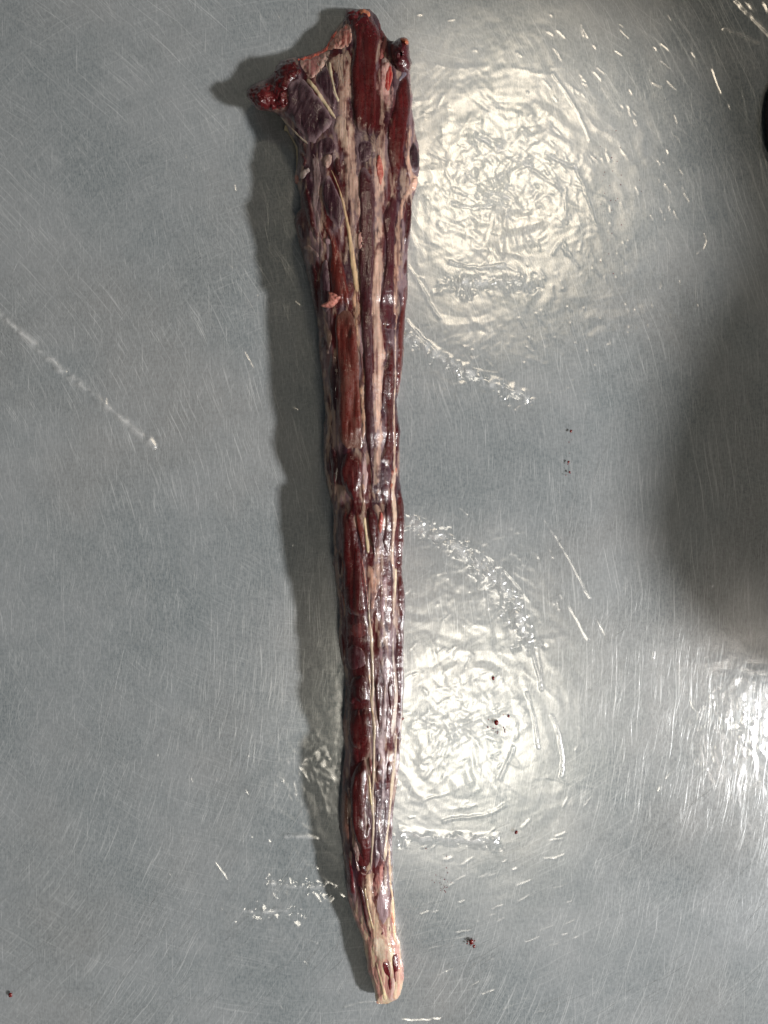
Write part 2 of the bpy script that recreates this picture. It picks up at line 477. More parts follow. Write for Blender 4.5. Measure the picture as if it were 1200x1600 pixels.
    MILK = np.maximum(MILK, 0.16 * M * sst(0.35, 0.7, fbm(X / 16, Y / 16, 8, 3)))
    z = 0.0011 + H * K
    z = np.clip(z, 0.0003, 0.0045)
    f = K
    V = np.stack([(X - 600) * f, (800 - Y) * f, z], -1).reshape(-1, 3)
    me = fast_mesh('cling_film', V, grid_quads(*X.shape), np.repeat(np.clip(MILK, 0, 1).reshape(-1, 1), 3, 1))
    o = link('cling_film', me, None, FILM)
    tag(o, 'thin clear crinkled plastic film spread over the steel table', 'plastic film')
build_film()

# ------------------------------------------------------------------ the oxtail
# traced in seven enlarged views of the photograph: (origin x, origin y, scale)
CR = dict(A=(360, 0, 3.529), B=(420, 200, 4.2857), C=(440, 460, 4.615), D=(460, 720, 5.0), E=(480, 980, 6.0), F=(480, 1200, 6.0), G=(500, 1380, 6.0))
def T(*segs):
    out = []
    for k, pts in segs:
        ox, oy, s = CR[k]
        out += [(ox + a / s, oy + b / s) for a, b in pts]
    return np.array(out)

left = T(('A', [(636, 48), (630, 100), (600, 140), (560, 190), (540, 240), (500, 280), (430, 306), (375, 312), (340, 316), (280, 335), (250, 365), (245, 395), (210, 430), (160, 450), (120, 470), (88, 500), (90, 530), (125, 580), (150, 606), (200, 612), (250, 626), (280, 650), (310, 700), (340, 760), (370, 810), (370, 880), (355, 960), (358, 1000)]),
         ('B', [(172, 300), (172, 330), (190, 380), (210, 460), (212, 540), (180, 580), (170, 620), (185, 700), (210, 800), (240, 900), (265, 1020), (290, 1110)]),
         ('C', [(218, 20), (245, 120), (265, 250), (270, 400), (280, 500), (295, 620), (310, 780), (312, 870), (302, 940), (305, 1050), (305, 1150)]),
         ('D', [(228, 0), (240, 120), (270, 250), (300, 370), (305, 450), (300, 580), (310, 700), (296, 800), (315, 860), (330, 980), (345, 1100), (353, 1230), (350, 1290)]),
         ('E', [(292, 10), (300, 150), (320, 300), (350, 400), (358, 560), (350, 780), (330, 900), (335, 1000), (353, 1100), (353, 1200), (335, 1310)]),
         ('F', [(330, 50), (325, 180), (305, 380), (300, 560), (325, 680), (345, 850), (360, 1000), (368, 1070)]),
         ('G', [(240, 10), (260, 150), (310, 310), (350, 400), (408, 540), (415, 640), (440, 740), (450, 830), (490, 940), (515, 1050), (535, 1130), (548, 1134)]))
right = T(('A', [(766, 48), (800, 80), (820, 110), (832, 160), (860, 200), (880, 226), (950, 232), (985, 240), (985, 300), (1000, 350), (990, 400), (995, 480), (1005, 520), (1000, 600), (1015, 680), (1020, 730), (1042, 830), (1043, 930), (1030, 990)]),
          ('B', [(1000, 300), (1000, 360), (980, 430), (960, 490), (955, 620), (945, 740), (930, 830), (930, 1000), (930, 1090)]),
          ('C', [(908, 20), (895, 100), (885, 250), (880, 450), (860, 600), (852, 660), (830, 760), (838, 860), (855, 980), (850, 1130)]),
          ('D', [(822, 0), (825, 170), (850, 330), (862, 480), (855, 620), (840, 750), (840, 900), (865, 1040), (865, 1200), (855, 1290)]),
          ('E', [(905, 10), (905, 200), (905, 400), (910, 560), (895, 750), (890, 880), (880, 1050), (865, 1240)]),
          ('F', [(858, 0), (850, 120), (825, 250), (805, 430), (798, 600), (795, 700), (800, 900), (808, 1050)]),
          ('G', [(690, 10), (700, 200), (705, 350), (720, 480), (750, 550), (755, 600), (760, 700), (785, 790), (788, 880), (775, 950), (755, 1040), (720, 1090), (650, 1120), (630, 1134)]))
for a in (left, right):                       # strictly downward rows
    for i in range(1, len(a)): a[i, 1] = max(a[i, 1], a[i - 1, 1] + 0.6)
Y0, Y1 = 13.8, 1568.8
def xl(y): return np.interp(y, left[:, 1], left[:, 0]) + 1.4 * (vn(y / 7, y * 0, 11) - 0.5) + 0.8 * (vn(y / 2.5, y * 0, 12) - 0.5)
def xr(y): return np.interp(y, right[:, 1], right[:, 0]) + 1.0 * (vn(y / 8, y * 0, 13) - 0.5) + 0.5 * (vn(y / 2.5, y * 0, 14) - 0.5)

yy = np.arange(Y0, Y1 + 0.5, 4.0)
OUT = np.concatenate([np.stack([xr(yy), yy], 1), np.stack([xl(yy), yy], 1)[::-1]])
RX = np.arange(376, 668, 1.0); RY = np.arange(6, 1580, 1.0)
GX, GY = np.meshgrid(RX, RY)
_d, _i = seg_dist(GX, GY, OUT)
DR = np.where(_i, _d, -_d)
def bil(Rr, x, y):
    x = np.clip(x - RX[0], 0, len(RX) - 1.001); y = np.clip(y - RY[0], 0, len(RY) - 1.001)
    xi = x.astype(int); yi = y.astype(int); fx = x - xi; fy = y - yi
    return (Rr[yi, xi] * (1 - fx) + Rr[yi, xi + 1] * fx) * (1 - fy) + (Rr[yi + 1, xi] * (1 - fx) + Rr[yi + 1, xi + 1] * fx) * fy

HY = [0, 15, 60, 120, 200, 300, 450, 600, 800, 1000, 1150, 1300, 1400, 1480, 1569]
HH = [15, 16, 24, 31, 38, 42, 44, 43, 41, 37, 32, 27, 22, 19, 16]
Z0 = 0.0022
def height(y):
    h = np.interp(y, HY, HH) * 0.001
    for p, a, wd in [(482, .05, 18), (700, .04, 22), (786, .07, 14), (1000, .07, 20), (1108, .04, 12), (1182, .09, 16), (1372, .07, 18), (1478, .05, 14)]:
        h = h * (1 - a * np.exp(-((y - p) / wd) ** 2))
    return h
def halfw(y): return np.maximum(np.interp(y, [0, 60, 130, 200, 300, 600, 1000, 1300, 1480, 1569], [26, 50, 85, 88, 84, 58, 47, 38, 26, 20]), 12)
def zs(px, py):
    d = np.maximum(bil(DR, px, py), 0)
    q = np.clip(d / halfw(py), 0, 1)
    H = height(py); zc = 0.50 * H
    z = zc + (H - zc) * np.sqrt(1 - (1 - q) ** 2)
    und = 0.0040 * (fbm(px / 22, py / 80, 2, 3) - 0.5) * sst(0, 0.25, q)
    return Z0 + z + und
def surf(px, py, off):
    """point of the body surface moved out along its normal"""
    z = zs(px, py); e = 0.8
    sx = (zs(px + e, py) - zs(px - e, py)) / (2 * e * K); sy = (zs(px, py + e) - zs(px, py - e)) / (2 * e * K)
    sx = np.clip(sx, -2.5, 2.5); sy = np.clip(sy, -2.5, 2.5)
    n = np.stack([-sx, sy, np.ones_like(sx)], -1)
    n /= np.linalg.norm(n, axis=-1, keepdims=True)
    return W(px, py, z) + n * off[..., None]

c_ = lin
DARK = c_((66, 15, 18)); RED = c_((86, 20, 20)); BRN = c_((116, 46, 36)); PUR = c_((62, 33, 42)); LPUR = c_((146, 122, 126))
FAT = c_((196, 168, 148)); CREAM = c_((222, 204, 168)); PINK = c_((198, 128, 112)); BLOOD = c_((150, 20, 24)); FAS = c_((128, 104, 110))
ORNG = c_((212, 150, 108)); TAN = c_((130, 92, 80)); WHT = c_((216, 206, 196)); RAW = c_((92, 16, 22))

def mixc(a, b, t): return a * (1 - t[..., None]) + b * t[..., None]
def body_col(px, py):
    n1 = fbm(px / 13, py / 60, 3, 4); n2 = fbm(px / 5, py / 26, 5, 3); n3 = vn(px / 1.6, py / 40, 8)
    c = mixc(np.broadcast_to(DARK * 0.9 + RED * 0.25, px.shape + (3,)), PUR * 0.9, sst(0.42, 0.62, n1))
    c = mixc(c, LPUR * 0.85, sst(0.50, 0.72, fbm(px / 9, py / 50, 9, 4)) * 0.75)
    c = mixc(c, FAT * 0.85, sst(0.56, 0.74, n2) * 0.55)
    low = sst(1385, 1490, py)
    pinkish = mixc(np.broadcast_to(c_((196, 146, 134)), px.shape + (3,)), c_((220, 198, 164)), sst(0.4, 0.65, n2))
    c = mixc(c, pinkish, low * 0.85)
    return c * (0.85 + 0.3 * n3)[..., None]

ox = bpy.data.objects.new('skinned_oxtail', None)
COL.objects.link(ox)
tag(ox, 'long skinned oxtail with dark red muscles and pale fat seams lying on the film', 'meat')

def build_body():
    rows = np.arange(Y0, Y1 + 0.01, 1.3); rows[-1] = Y1
    n = 120
    t = np.linspace(-1, 1, n); s = 0.5 * t + 0.5 * np.sin(t * math.pi / 2); s = (s + 1) / 2
    L = xl(rows); R = xr(rows)
    PX = L[:, None] + (R - L)[:, None] * s[None]; PY = np.repeat(rows[:, None], n, 1)
    z = zs(PX, PY)
    edge = np.zeros(PX.shape, bool); edge[:, 0] = edge[:, -1] = True; edge[0] = edge[-1] = True
    z = np.where(edge, Z0 + 0.50 * height(PY), z)
    micro = 0.0005 * (fbm(PX / 3.5, PY / 14, 6, 3) - 0.5)
    z = z + np.where(edge, 0, micro)
    top = W(PX, PY, z)
    q = np.clip(np.maximum(bil(DR, PX, PY), 0) / (halfw(PY) * 0.95), 0, 1)
    H = height(PY)
    zb = Z0 + 0.50 * H * (1 - np.sqrt(1 - (1 - q) ** 2)) - 0.001 * q
    zb = np.where(edge, z, zb)
    bot = W(PX, PY, zb)
    m = top.shape[0]
    idt = np.arange(m * n).reshape(m, n); idb = idt + m * n
    idb = np.where(edge, idt, idb)
    def quads(i): return np.stack([i[:-1, :-1], i[1:, :-1], i[1:, 1:], i[:-1, 1:]], -1).reshape(-1, 4)
    Q = np.concatenate([quads(idt), quads(idb[::2, ::3] if False else idb)[:, ::-1]])
    V = np.concatenate([top.reshape(-1, 3), bot.reshape(-1, 3)])
    used = np.zeros(len(V), bool); used[Q.ravel()] = True
    mp = np.cumsum(used) - 1
    col = body_col(PX, PY).reshape(-1, 3)
    me = fast_mesh('fascia', V[used], mp[Q], np.concatenate([col, col])[used])
    link('fascia', me, ox, FASC)
build_body()

def patch(name, poly, col, raise_mm, mat, soft=3.0, veil=0.35, rag=1.0, streak=0.35, seed=0, lump=0.0, dome=None, label=None, smooth=2, veilc=None, st=1.0, ang=0, fade=0):
    P = chaikin(poly, smooth)
    x0, y0 = P.min(0) - 2; x1, y1 = P.max(0) + 2
    xs = np.arange(x0, x1 + st, st); ys = np.arange(y0, y1 + st, st)
    X, Y = np.meshgrid(xs, ys)
    d, i = seg_dist(X, Y, P)
    d = np.where(i, d, -d)
    return _finish(name, X, Y, d, col, raise_mm, mat, soft, veil, rag, streak, seed, lump, dome, label, veilc, ang, fade)

def stroke(name, pts, width, col, raise_mm, mat, seed=0, soft=1.5, veil=0.15, rag=0.4, streak=0.2, lump=0.0, label=None, veilc=None, st=None):
    pts = np.asarray(pts, float)
    wd = np.interp(np.arange(len(pts)), np.linspace(0, len(pts) - 1, len(np.atleast_1d(width))), np.atleast_1d(width))
    P = chaikin(np.concatenate([pts, wd[:, None]], 1), 2, False)
    mw = P[:, 2].max()
    st = st or (0.7 if mw < 7 else 1.0)
    x0, y0 = P[:, :2].min(0) - mw / 2 - 2; x1, y1 = P[:, :2].max(0) + mw / 2 + 2
    X, Y = np.meshgrid(np.arange(x0, x1, st), np.arange(y0, y1, st))
    d = np.full(X.shape, -99.0)
    N_ = len(P) - 1
    for k, (a, b) in enumerate(zip(P[:-1], P[1:])):
        dx, dy = b[:2] - a[:2]; L = dx * dx + dy * dy + 1e-9
        t = np.clip(((X - a[0]) * dx + (Y - a[1]) * dy) / L, 0, 1)
        dist = np.hypot(X - a[0] - t * dx, Y - a[1] - t * dy)
        u = (k + t) / N_
        tap = np.clip(np.minimum(u, 1 - u) / 0.13, 0, 1) ** 0.7
        d = np.maximum(d, (a[2] + t * (b[2] - a[2])) / 2 * (0.08 + 0.92 * tap) - dist)
    return _finish(name, X, Y, d, col, raise_mm, mat, soft, veil, rag, streak, seed, lump, mw / 2, label, veilc, 0)

def _finish(name, X, Y, d, col, raise_mm, mat, soft, veil, rag, streak, seed, lump, dome, label, veilc, ang, fade=0):
    d = d + rag * 2.4 * (fbm(X / 5, Y / 13, seed + 3, 3) - 0.5)
    dout = bil(DR, X, Y)
    keep = (d > -1.3) & (dout > 0.35)
    dm = dome or max(3.0, min(9.0, float(d.max()) * 0.8))
    q = np.clip(d / dm, 0, 1)
    off = raise_mm * 0.001 * np.sqrt(1 - (1 - q) ** 2) - 0.0004 * sst(0.4, -1.3, d) - 0.00012
    ca, sa = math.cos(ang), math.sin(ang)
    U = X * ca + Y * sa; Vv = -X * sa + Y * ca
    wob = 5 * (vn(U / 30, Vv / 60, seed + 6) - 0.5)
    fib = vn((U + wob) / 1.9, Vv / 46, seed + 1) * 0.6 + vn((U + wob) / 4.2, Vv / 70, seed + 2) * 0.4
    off = off + 0.0004 * (fib - 0.5) * streak * sst(0, 3, d)
    if lump: off = off + lump * 0.001 * (fbm(X / 4.5, Y / 4.5, seed + 5, 3) - 0.5) * sst(-0.5, 2.5, d)
    cell = keep[:-1, :-1] & keep[1:, :-1] & keep[1:, 1:] & keep[:-1, 1:]
    if not cell.any(): return None
    ins = d > 0
    up = np.zeros(X.shape); dn = np.zeros(X.shape)
    for j in range(1, X.shape[0]): up[j] = np.where(ins[j], up[j - 1] + 1, 0)
    for j in range(X.shape[0] - 2, -1, -1): dn[j] = np.where(ins[j], dn[j + 1] + 1, 0)
    stp = Y[1, 0] - Y[0, 0]
    dend = np.minimum(up, dn) * stp * (0.5 + fbm(X / 7, Y / 20, seed + 11, 2))
    if fade: off = off * (0.25 + 0.75 * sst(0, fade * 1.3, dend)) - 0.0003 * (1 - sst(0, 3, d))
    base = np.broadcast_to(col, X.shape + (3,)).copy()
    base *= (1 + streak * 1.6 * (fib - 0.5))[..., None]
    vb = body_col(X, Y) if veilc is None else np.broadcast_to(veilc, X.shape + (3,))
    vl = veil * sst(0.42, 0.78, 0.6 * fbm(U / 9, Vv / 55, seed + 7, 4) + 0.4 * fbm(X / 5, Y / 8, seed + 4, 3)) + 0.55 * (1 - sst(0, soft, d + 1.2 * (vn(X / 2, Y / 8, seed + 8) - 0.5)))
    if fade: vl = np.maximum(vl, 0.9 * (1 - sst(0, fade, dend)))
    vl = np.maximum(vl, veil * 0.8 * sst(0.62, 0.86, vn((U + wob) / 1.5, Vv / 60, seed + 9)))
    vl = np.clip(vl, 0, 0.95)
    base = mixc(base, vb, vl)
    base = np.clip(base, 0.002, 0.95)
    ids = np.full(X.shape, -1)
    use = np.zeros(X.shape, bool)
    use[:-1, :-1] |= cell; use[1:, :-1] |= cell; use[1:, 1:] |= cell; use[:-1, 1:] |= cell
    ids[use] = np.arange(use.sum())
    Q = np.stack([ids[:-1, :-1][cell], ids[1:, :-1][cell], ids[1:, 1:][cell], ids[:-1, 1:][cell]], -1)
    V = surf(X[use], Y[use], off[use])
    me = fast_mesh(name, V, Q, base[use])
    o = link(name, me, ox, mat)
    if label: o['label'] = label
    return o

sd = [0]
def mus(poly, col, r=0.9, **kw):
    sd[0] += 1
    k = dict(fade=min(16, 0.16 * np.ptp(poly[:, 1])), rag=min(1.5, 0.05 * np.ptp(poly[:, 0]) + 0.3), soft=min(3.2, 0.1 * np.ptp(poly[:, 0]))); k.update(kw)
    return patch('muscle', poly, col, r * (1.35 if r >= 1 else 1.1), MUSC, seed=sd[0], **k)
def fat(pts, wd, col=FAT, r=0.55, **kw):
    sd[0] += 1
    k = dict(rag=2.6, soft=7.0, veil=0.95, streak=0.5, veilc=None); k.update(kw)
    col = np.asarray(col) * np.array([0.98, 0.90, 0.93])
    return stroke('fat_strip', pts, wd, col, r * 0.75, FATM, seed=sd[0], **k)
def ten(pts, wd, col=CREAM, r=0.7, **kw):
    sd[0] += 1
    k = dict(soft=1.8, veil=0.5, rag=0.7); k.update(kw)
    return stroke('tendon', pts, wd, col, r * 0.7, FATM, seed=sd[0], **k)
def nod(poly, col=PINK, r=2.0, lump=1.6, name='fat_nodule', **kw):
    sd[0] += 1
    return patch(name, poly, col, r, FATM, seed=sd[0], lump=lump, **dict(dict(soft=2.5, veil=0.45 if name == 'fat_nodule' else 0.8, streak=0.2), **kw))

# ---- muscles, from the thick end down
mus(T(('A', [(690, 60), (760, 62), (800, 110), (828, 170), (832, 240), (808, 300), (800, 400), (800, 500), (802, 640), (805, 700), (790, 740), (760, 752), (720, 742), (695, 715), (680, 650), (668, 560), (665, 420), (672, 300), (690, 230), (668, 180), (650, 110)])), RED * .8, 1.5, veil=0.12, streak=0.7)
mus(T(('A', [(330, 445), (400, 425), (440, 470), (500, 550), (565, 640), (570, 680), (540, 715), (490, 750), (470, 800), (430, 786), (390, 740), (335, 668), (282, 622), (315, 590), (312, 500)])), PUR * .75, 1.3, veil=0.3, veilc=LPUR, ang=0.5)
mus(T(('A', [(500, 370), (545, 365), (560, 460), (585, 560), (577, 625), (530, 560), (480, 480), (462, 430)])), PUR * .8, 0.8, veil=0.35, veilc=LPUR)
mus(T(('A', [(560, 380), (598, 395), (602, 450), (588, 520), (575, 470)])), PUR, 0.4, veilc=LPUR)
mus(T(('A', [(480, 770), (545, 740), (585, 790), (590, 850), (520, 850), (480, 900), (470, 840)])), PUR * 1.2, 0.5, veil=0.5, veilc=LPUR)
mus(T(('A', [(700, 770), (770, 765), (785, 800), (780, 870), (740, 905), (700, 900)])), PUR, 0.5, veil=0.5, veilc=LPUR)
mus(T(('A', [(925, 430), (985, 400), (996, 500), (998, 620), (980, 680), (965, 790), (945, 900), (940, 1020)]), ('B', [(890, 220), (875, 350), (850, 375), (830, 330), (800, 240), (793, 130), (790, 30)]), ('A', [(878, 650), (905, 590)])), RED * .75, 1.3, veil=0.15, streak=0.6)
mus(T(('B', [(868, 415), (815, 450), (775, 550), (757, 590), (767, 660), (790, 780), (780, 900), (760, 1000), (738, 1160), (735, 1230)]), ('C', [(695, 50), (700, 150), (720, 215), (770, 235), (812, 200), (815, 50)]), ('B', [(838, 1200), (840, 1000), (842, 800), (852, 620), (868, 470)])), PUR * .6 + RED * .4, 1.2, veil=0.2)
mus(T(('A', [(375, 825), (402, 850), (430, 885), (412, 930), (380, 905)])), DARK, 0.8)
mus(T(('A', [(395, 770), (420, 800), (425, 860), (400, 850), (378, 815)])), DARK * .7, 0.5)
mus(T(('B', [(978, 70), (1008, 200), (1000, 300), (960, 300), (937, 230), (942, 130)])), PUR * .6, 1.5, veil=0.1)
mus(T(('B', [(620, 250), (668, 270), (698, 350), (713, 450), (708, 620), (703, 760), (703, 960), (693, 1100), (695, 1240)]), ('C', [(655, 200), (650, 400), (663, 600), (663, 800), (675, 1000), (668, 1150), (655, 1220)]), ('D', [(626, 100), (620, 230), (612, 280), (596, 225), (602, 60)]), ('C', [(608, 1080), (603, 950), (600, 800), (595, 650), (590, 480), (580, 300), (572, 150)]), ('B', [(612, 1240), (610, 1100), (600, 960), (600, 850), (610, 690), (608, 560), (598, 420), (597, 300)])), DARK * .8 + PUR * .25, 1.1, veil=0.3, veilc=LPUR * .6)
mus(T(('B', [(440, 195), (478, 192), (488, 290), (478, 365), (455, 330), (430, 240)])), DARK, 0.8)
mus(T(('B', [(372, 322), (410, 300), (465, 420), (495, 500), (522, 600), (500, 620), (475, 700), (430, 640), (382, 580), (356, 500), (355, 400)])), PUR, 0.9, veil=0.3, veilc=LPUR)
mus(T(('B', [(240, 370), (270, 400), (290, 500), (310, 600), (338, 720), (336, 775), (300, 740), (260, 640), (240, 560), (217, 450)])), DARK, 1.1, veil=0.15)
mus(T(('B', [(345, 595), (400, 640), (448, 730), (495, 870), (522, 1000), (540, 1130), (545, 1240)]), ('C', [(480, 90), (400, 110)]), ('B', [(425, 1230), (422, 1120), (410, 1000), (410, 900), (420, 800), (372, 690)])), BRN * .65 + DARK * .25, 1.1, veil=0.2, streak=0.5)
mus(T(('B', [(190, 640), (228, 650), (248, 740), (212, 760)])), PUR, 0.5, veil=0.5, veilc=LPUR)
mus(T(('B', [(245, 892), (318, 902), (328, 1000), (328, 1150), (338, 1270), (312, 1270), (282, 1100)])), DARK * .7, 1.0, veil=0.15)
mus(T(('B', [(340, 900), (395, 860), (405, 960), (412, 1080), (420, 1200), (380, 1260), (345, 1180)])), PUR * 1.2, 0.7, veil=0.6, veilc=LPUR)
mus(T(('B', [(943, 405), (955, 500), (952, 640), (938, 760), (915, 800), (902, 760), (915, 640), (930, 540), (922, 480)])), DARK * .8, 1.2, veil=0.1)
mus(T(('B', [(928, 840), (928, 1000), (902, 990), (896, 930)])), DARK, 0.9)
mus(T(('B', [(925, 1050), (918, 1200)]), ('C', [(898, 100), (880, 270), (874, 450), (858, 600), (848, 680), (832, 740), (826, 700), (835, 480), (835, 260), (856, 120)]), ('B', [(890, 1180), (892, 1080)])), BRN * .55 + DARK * .4, 1.0, veil=0.2)
mus(T(('C', [(730, 560), (760, 460), (772, 380), (812, 330), (815, 500), (815, 700), (802, 900), (805, 1100), (790, 1255), (740, 1230), (702, 1200), (722, 1140), (755, 1010), (760, 920), (735, 840), (712, 780), (722, 680)]), ), RED * .7, 1.2, veil=0.15, streak=0.6)
mus(T(('C', [(725, 225), (760, 240), (808, 240), (808, 330), (770, 375), (752, 290)])), PUR, 0.7, veil=0.5, veilc=LPUR)
mus(T(('C', [(838, 880), (852, 980), (848, 1130), (838, 1200), (820, 1100), (825, 950)])), DARK, 0.9)
mus(T(('C', [(390, 130), (480, 100), (520, 150), (545, 300), (556, 480), (565, 700), (580, 900), (586, 1050), (585, 1120), (520, 1110), (470, 1120), (430, 1080), (400, 1000), (410, 850), (415, 700), (410, 560), (392, 380), (382, 250)])), BRN * .55 + RED * .25, 1.3, veil=0.5, veilc=TAN * .8, streak=0.5, fade=34, soft=6)
mus(T(('C', [(480, 1120), (560, 1135), (588, 1230), (590, 1350)]), ('D', [(538, 30), (525, 150), (500, 280), (472, 335), (430, 280), (390, 220), (352, 130), (352, 30)]), ('C', [(412, 1300), (432, 1190)])), RED * .85, 1.4, veil=0.15, streak=0.6)
mus(T(('C', [(350, 405), (398, 450), (408, 560), (402, 700), (393, 850), (370, 845), (345, 700), (336, 560)])), PUR * .7, 1.1, veil=0.2)
mus(T(('C', [(347, 1055), (390, 1100), (402, 1200)]), ('D', [(345, 20), (335, 150), (318, 240), (290, 130), (285, 20)]), ('C', [(346, 1200)])), DARK * .8 + PUR * .2, 1.0, veil=0.15)
mus(T(('C', [(272, 290), (318, 312), (323, 370), (287, 415)])), PUR * .6, 0.5)
mus(T(('D', [(352, 355), (440, 365), (470, 440), (500, 600), (528, 800), (545, 950), (568, 1100), (565, 1235), (440, 1230), (402, 1180), (387, 1050), (385, 900), (377, 750), (370, 600), (362, 450)])), RED * .8, 1.9, veil=0.15, streak=0.5)
mus(T(('D', [(462, 365), (525, 420), (543, 500), (556, 700), (558, 860), (537, 760), (512, 650), (482, 500)])), BRN * .8, 0.9, veil=0.25)
mus(T(('D', [(562, 340), (628, 375), (648, 460), (648, 560), (638, 730), (620, 755), (592, 650), (563, 500)])), DARK, 1.1, veil=0.2)
mus(T(('D', [(702, 340), (755, 250), (772, 480), (770, 600), (755, 700), (738, 755), (692, 680), (692, 550), (710, 470)])), DARK, 1.0, veil=0.25)
mus(T(('D', [(830, 190), (853, 320), (858, 480), (850, 650), (838, 760), (838, 900), (858, 1040), (858, 1200), (840, 1290), (805, 1180), (803, 1000), (805, 850), (815, 650), (812, 480), (803, 400), (795, 250)])), RED * .75, 1.3, veil=0.15)
mus(T(('D', [(702, 40), (755, 25), (760, 150), (730, 215), (695, 130)])), PUR, 0.7, veil=0.5, veilc=LPUR)
mus(T(('D', [(332, 690), (368, 720), (373, 880), (350, 915), (332, 800)])), PUR * .8, 0.7)
mus(T(('E', [(372, 125), (500, 140), (560, 250), (572, 410), (500, 405), (402, 440), (367, 330)])), PUR * .6 + RED * .5, 1.1, veil=0.4, veilc=LPUR)
mus(T(('D', [(420, 1240), (560, 1245), (572, 1330), (560, 1395), (430, 1390)])), BRN * .6 + PUR * .3, 1.0, veil=0.35)
mus(T(('E', [(407, 480), (440, 442), (500, 424), (553, 434), (578, 560), (590, 690), (560, 735), (470, 720), (400, 740), (387, 650), (397, 560)])), DARK * 1.05, 1.6, veil=0.15, streak=0.5)
mus(T(('E', [(415, 745), (470, 725), (560, 740), (596, 730), (600, 900), (580, 1080), (545, 1148), (490, 1163), (432, 1138), (397, 1050), (387, 960), (402, 830)])), RED * .75, 1.7, veil=0.2, streak=0.6)
mus(T(('E', [(637, 432), (678, 442), (718, 520), (722, 620), (703, 780), (698, 900), (680, 985), (657, 870), (642, 740), (632, 600)])), DARK, 1.1, veil=0.15, streak=0.5)
mus(T(('E', [(762, 445), (798, 480), (813, 600), (798, 720), (785, 825), (766, 740), (747, 600)])), DARK, 0.9, veil=0.25)
mus(T(('E', [(825, 10), (900, 10), (902, 400), (902, 560), (888, 740), (878, 890), (852, 860), (842, 560), (832, 300)])), DARK + PUR * .15, 1.0, veil=0.25)
mus(T(('E', [(878, 905), (873, 1050), (858, 1240), (832, 1150), (842, 1000)])), DARK, 0.9)
mus(T(('E', [(302, 25), (348, 80), (357, 250), (340, 335), (317, 250)])), RED * .8, 0.7)
mus(T(('E', [(395, 1190), (470, 1175), (520, 1200), (470, 1255), (420, 1340), (400, 1300)])), PUR * 1.1, 0.4, veil=0.5, veilc=LPUR)
mus(T(('E', [(430, 1345), (480, 1262), (545, 1212), (563, 1290), (572, 1390)]), ('F', [(572, 130), (556, 250), (548, 400), (526, 480), (545, 560), (573, 440), (592, 480), (602, 650), (592, 820), (570, 875), (522, 868), (482, 770), (442, 640), (412, 500), (402, 330), (402, 150)]), ('E', [(407, 1420)])), RED * .75, 1.8, veil=0.12, streak=0.6)
mus(T(('E', [(570, 1185), (600, 1220), (613, 1300), (610, 1395), (592, 1390), (572, 1290)])), BRN * .7 + RED * .3, 0.8)
mus(T(('E', [(642, 1292), (688, 1282), (690, 1400), (670, 1478), (642, 1430)])), DARK, 0.9)
mus(T(('E', [(648, 1180), (685, 1175), (692, 1260), (645, 1275)])), PUR, 0.5, veil=0.4, veilc=LPUR)
mus(T(('E', [(762, 1225), (788, 1280), (788, 1380), (770, 1475), (737, 1440), (737, 1300)])), DARK, 0.9)
mus(T(('F', [(642, 205), (680, 182), (680, 400), (666, 600), (650, 780), (698, 800), (670, 895), (640, 955), (622, 900), (622, 700), (632, 400)])), PUR, 0.7, veil=0.4, veilc=LPUR)
mus(T(('F', [(732, 205), (778, 185), (768, 400), (750, 600), (720, 800), (702, 780), (715, 500)])), PUR, 0.7, veil=0.4, veilc=LPUR)
mus(T(('F', [(800, 460), (796, 600), (772, 675), (778, 560)])), DARK, 0.6)
mus(T(('F', [(328, 175), (378, 185), (388, 400), (398, 600), (408, 715), (370, 745), (335, 680), (310, 560), (313, 400)])), TAN, 0.7, veil=0.4)
mus(T(('F', [(348, 775), (398, 785), (408, 850), (438, 1000), (460, 1150), (465, 1210), (382, 1195), (365, 1000)])), c_((104, 18, 28)), 0.7, veil=0.3)
mus(T(('F', [(482, 920), (530, 902), (558, 940), (575, 985), (530, 988), (492, 968)])), DARK, 0.9)
mus(T(('G', [(352, 5), (408, 25), (428, 200), (448, 330), (480, 430), (493, 535), (480, 555), (452, 480), (412, 370), (382, 200)])), DARK * .9, 0.6, soft=2, rag=0.5, fade=8)
mus(T(('G', [(522, 65), (638, 35), (648, 250), (630, 395), (560, 395), (527, 250)])), LPUR * 1.15, 0.4, veil=0.7, soft=7, rag=2.5, veilc=c_((190, 160, 160)))
for pl in ([(562, 452), (598, 432), (600, 480), (580, 508), (562, 488)], [(656, 362), (665, 400), (660, 458), (637, 458), (642, 400)],
           [(582, 740), (620, 722), (653, 790), (668, 870), (678, 950), (660, 1022), (642, 1005), (632, 920), (642, 880), (607, 860), (587, 800)],
           [(672, 672), (728, 642), (740, 700), (738, 830), (725, 848), (712, 830), (720, 918), (705, 955), (690, 880), (677, 780)]):
    mus(T(('G', pl)), c_((98, 14, 24)), 0.6, soft=1.4, veil=0.1, rag=0.5, fade=4)
mus(T(('G', [(510, 790), (532, 860), (557, 960), (577, 1050), (557, 1012), (520, 890)])), PUR, 0.3, soft=1.2)
mus(T(('G', [(575, 930), (605, 980), (605, 1030), (590, 1010)])), DARK, 0.3, soft=1)

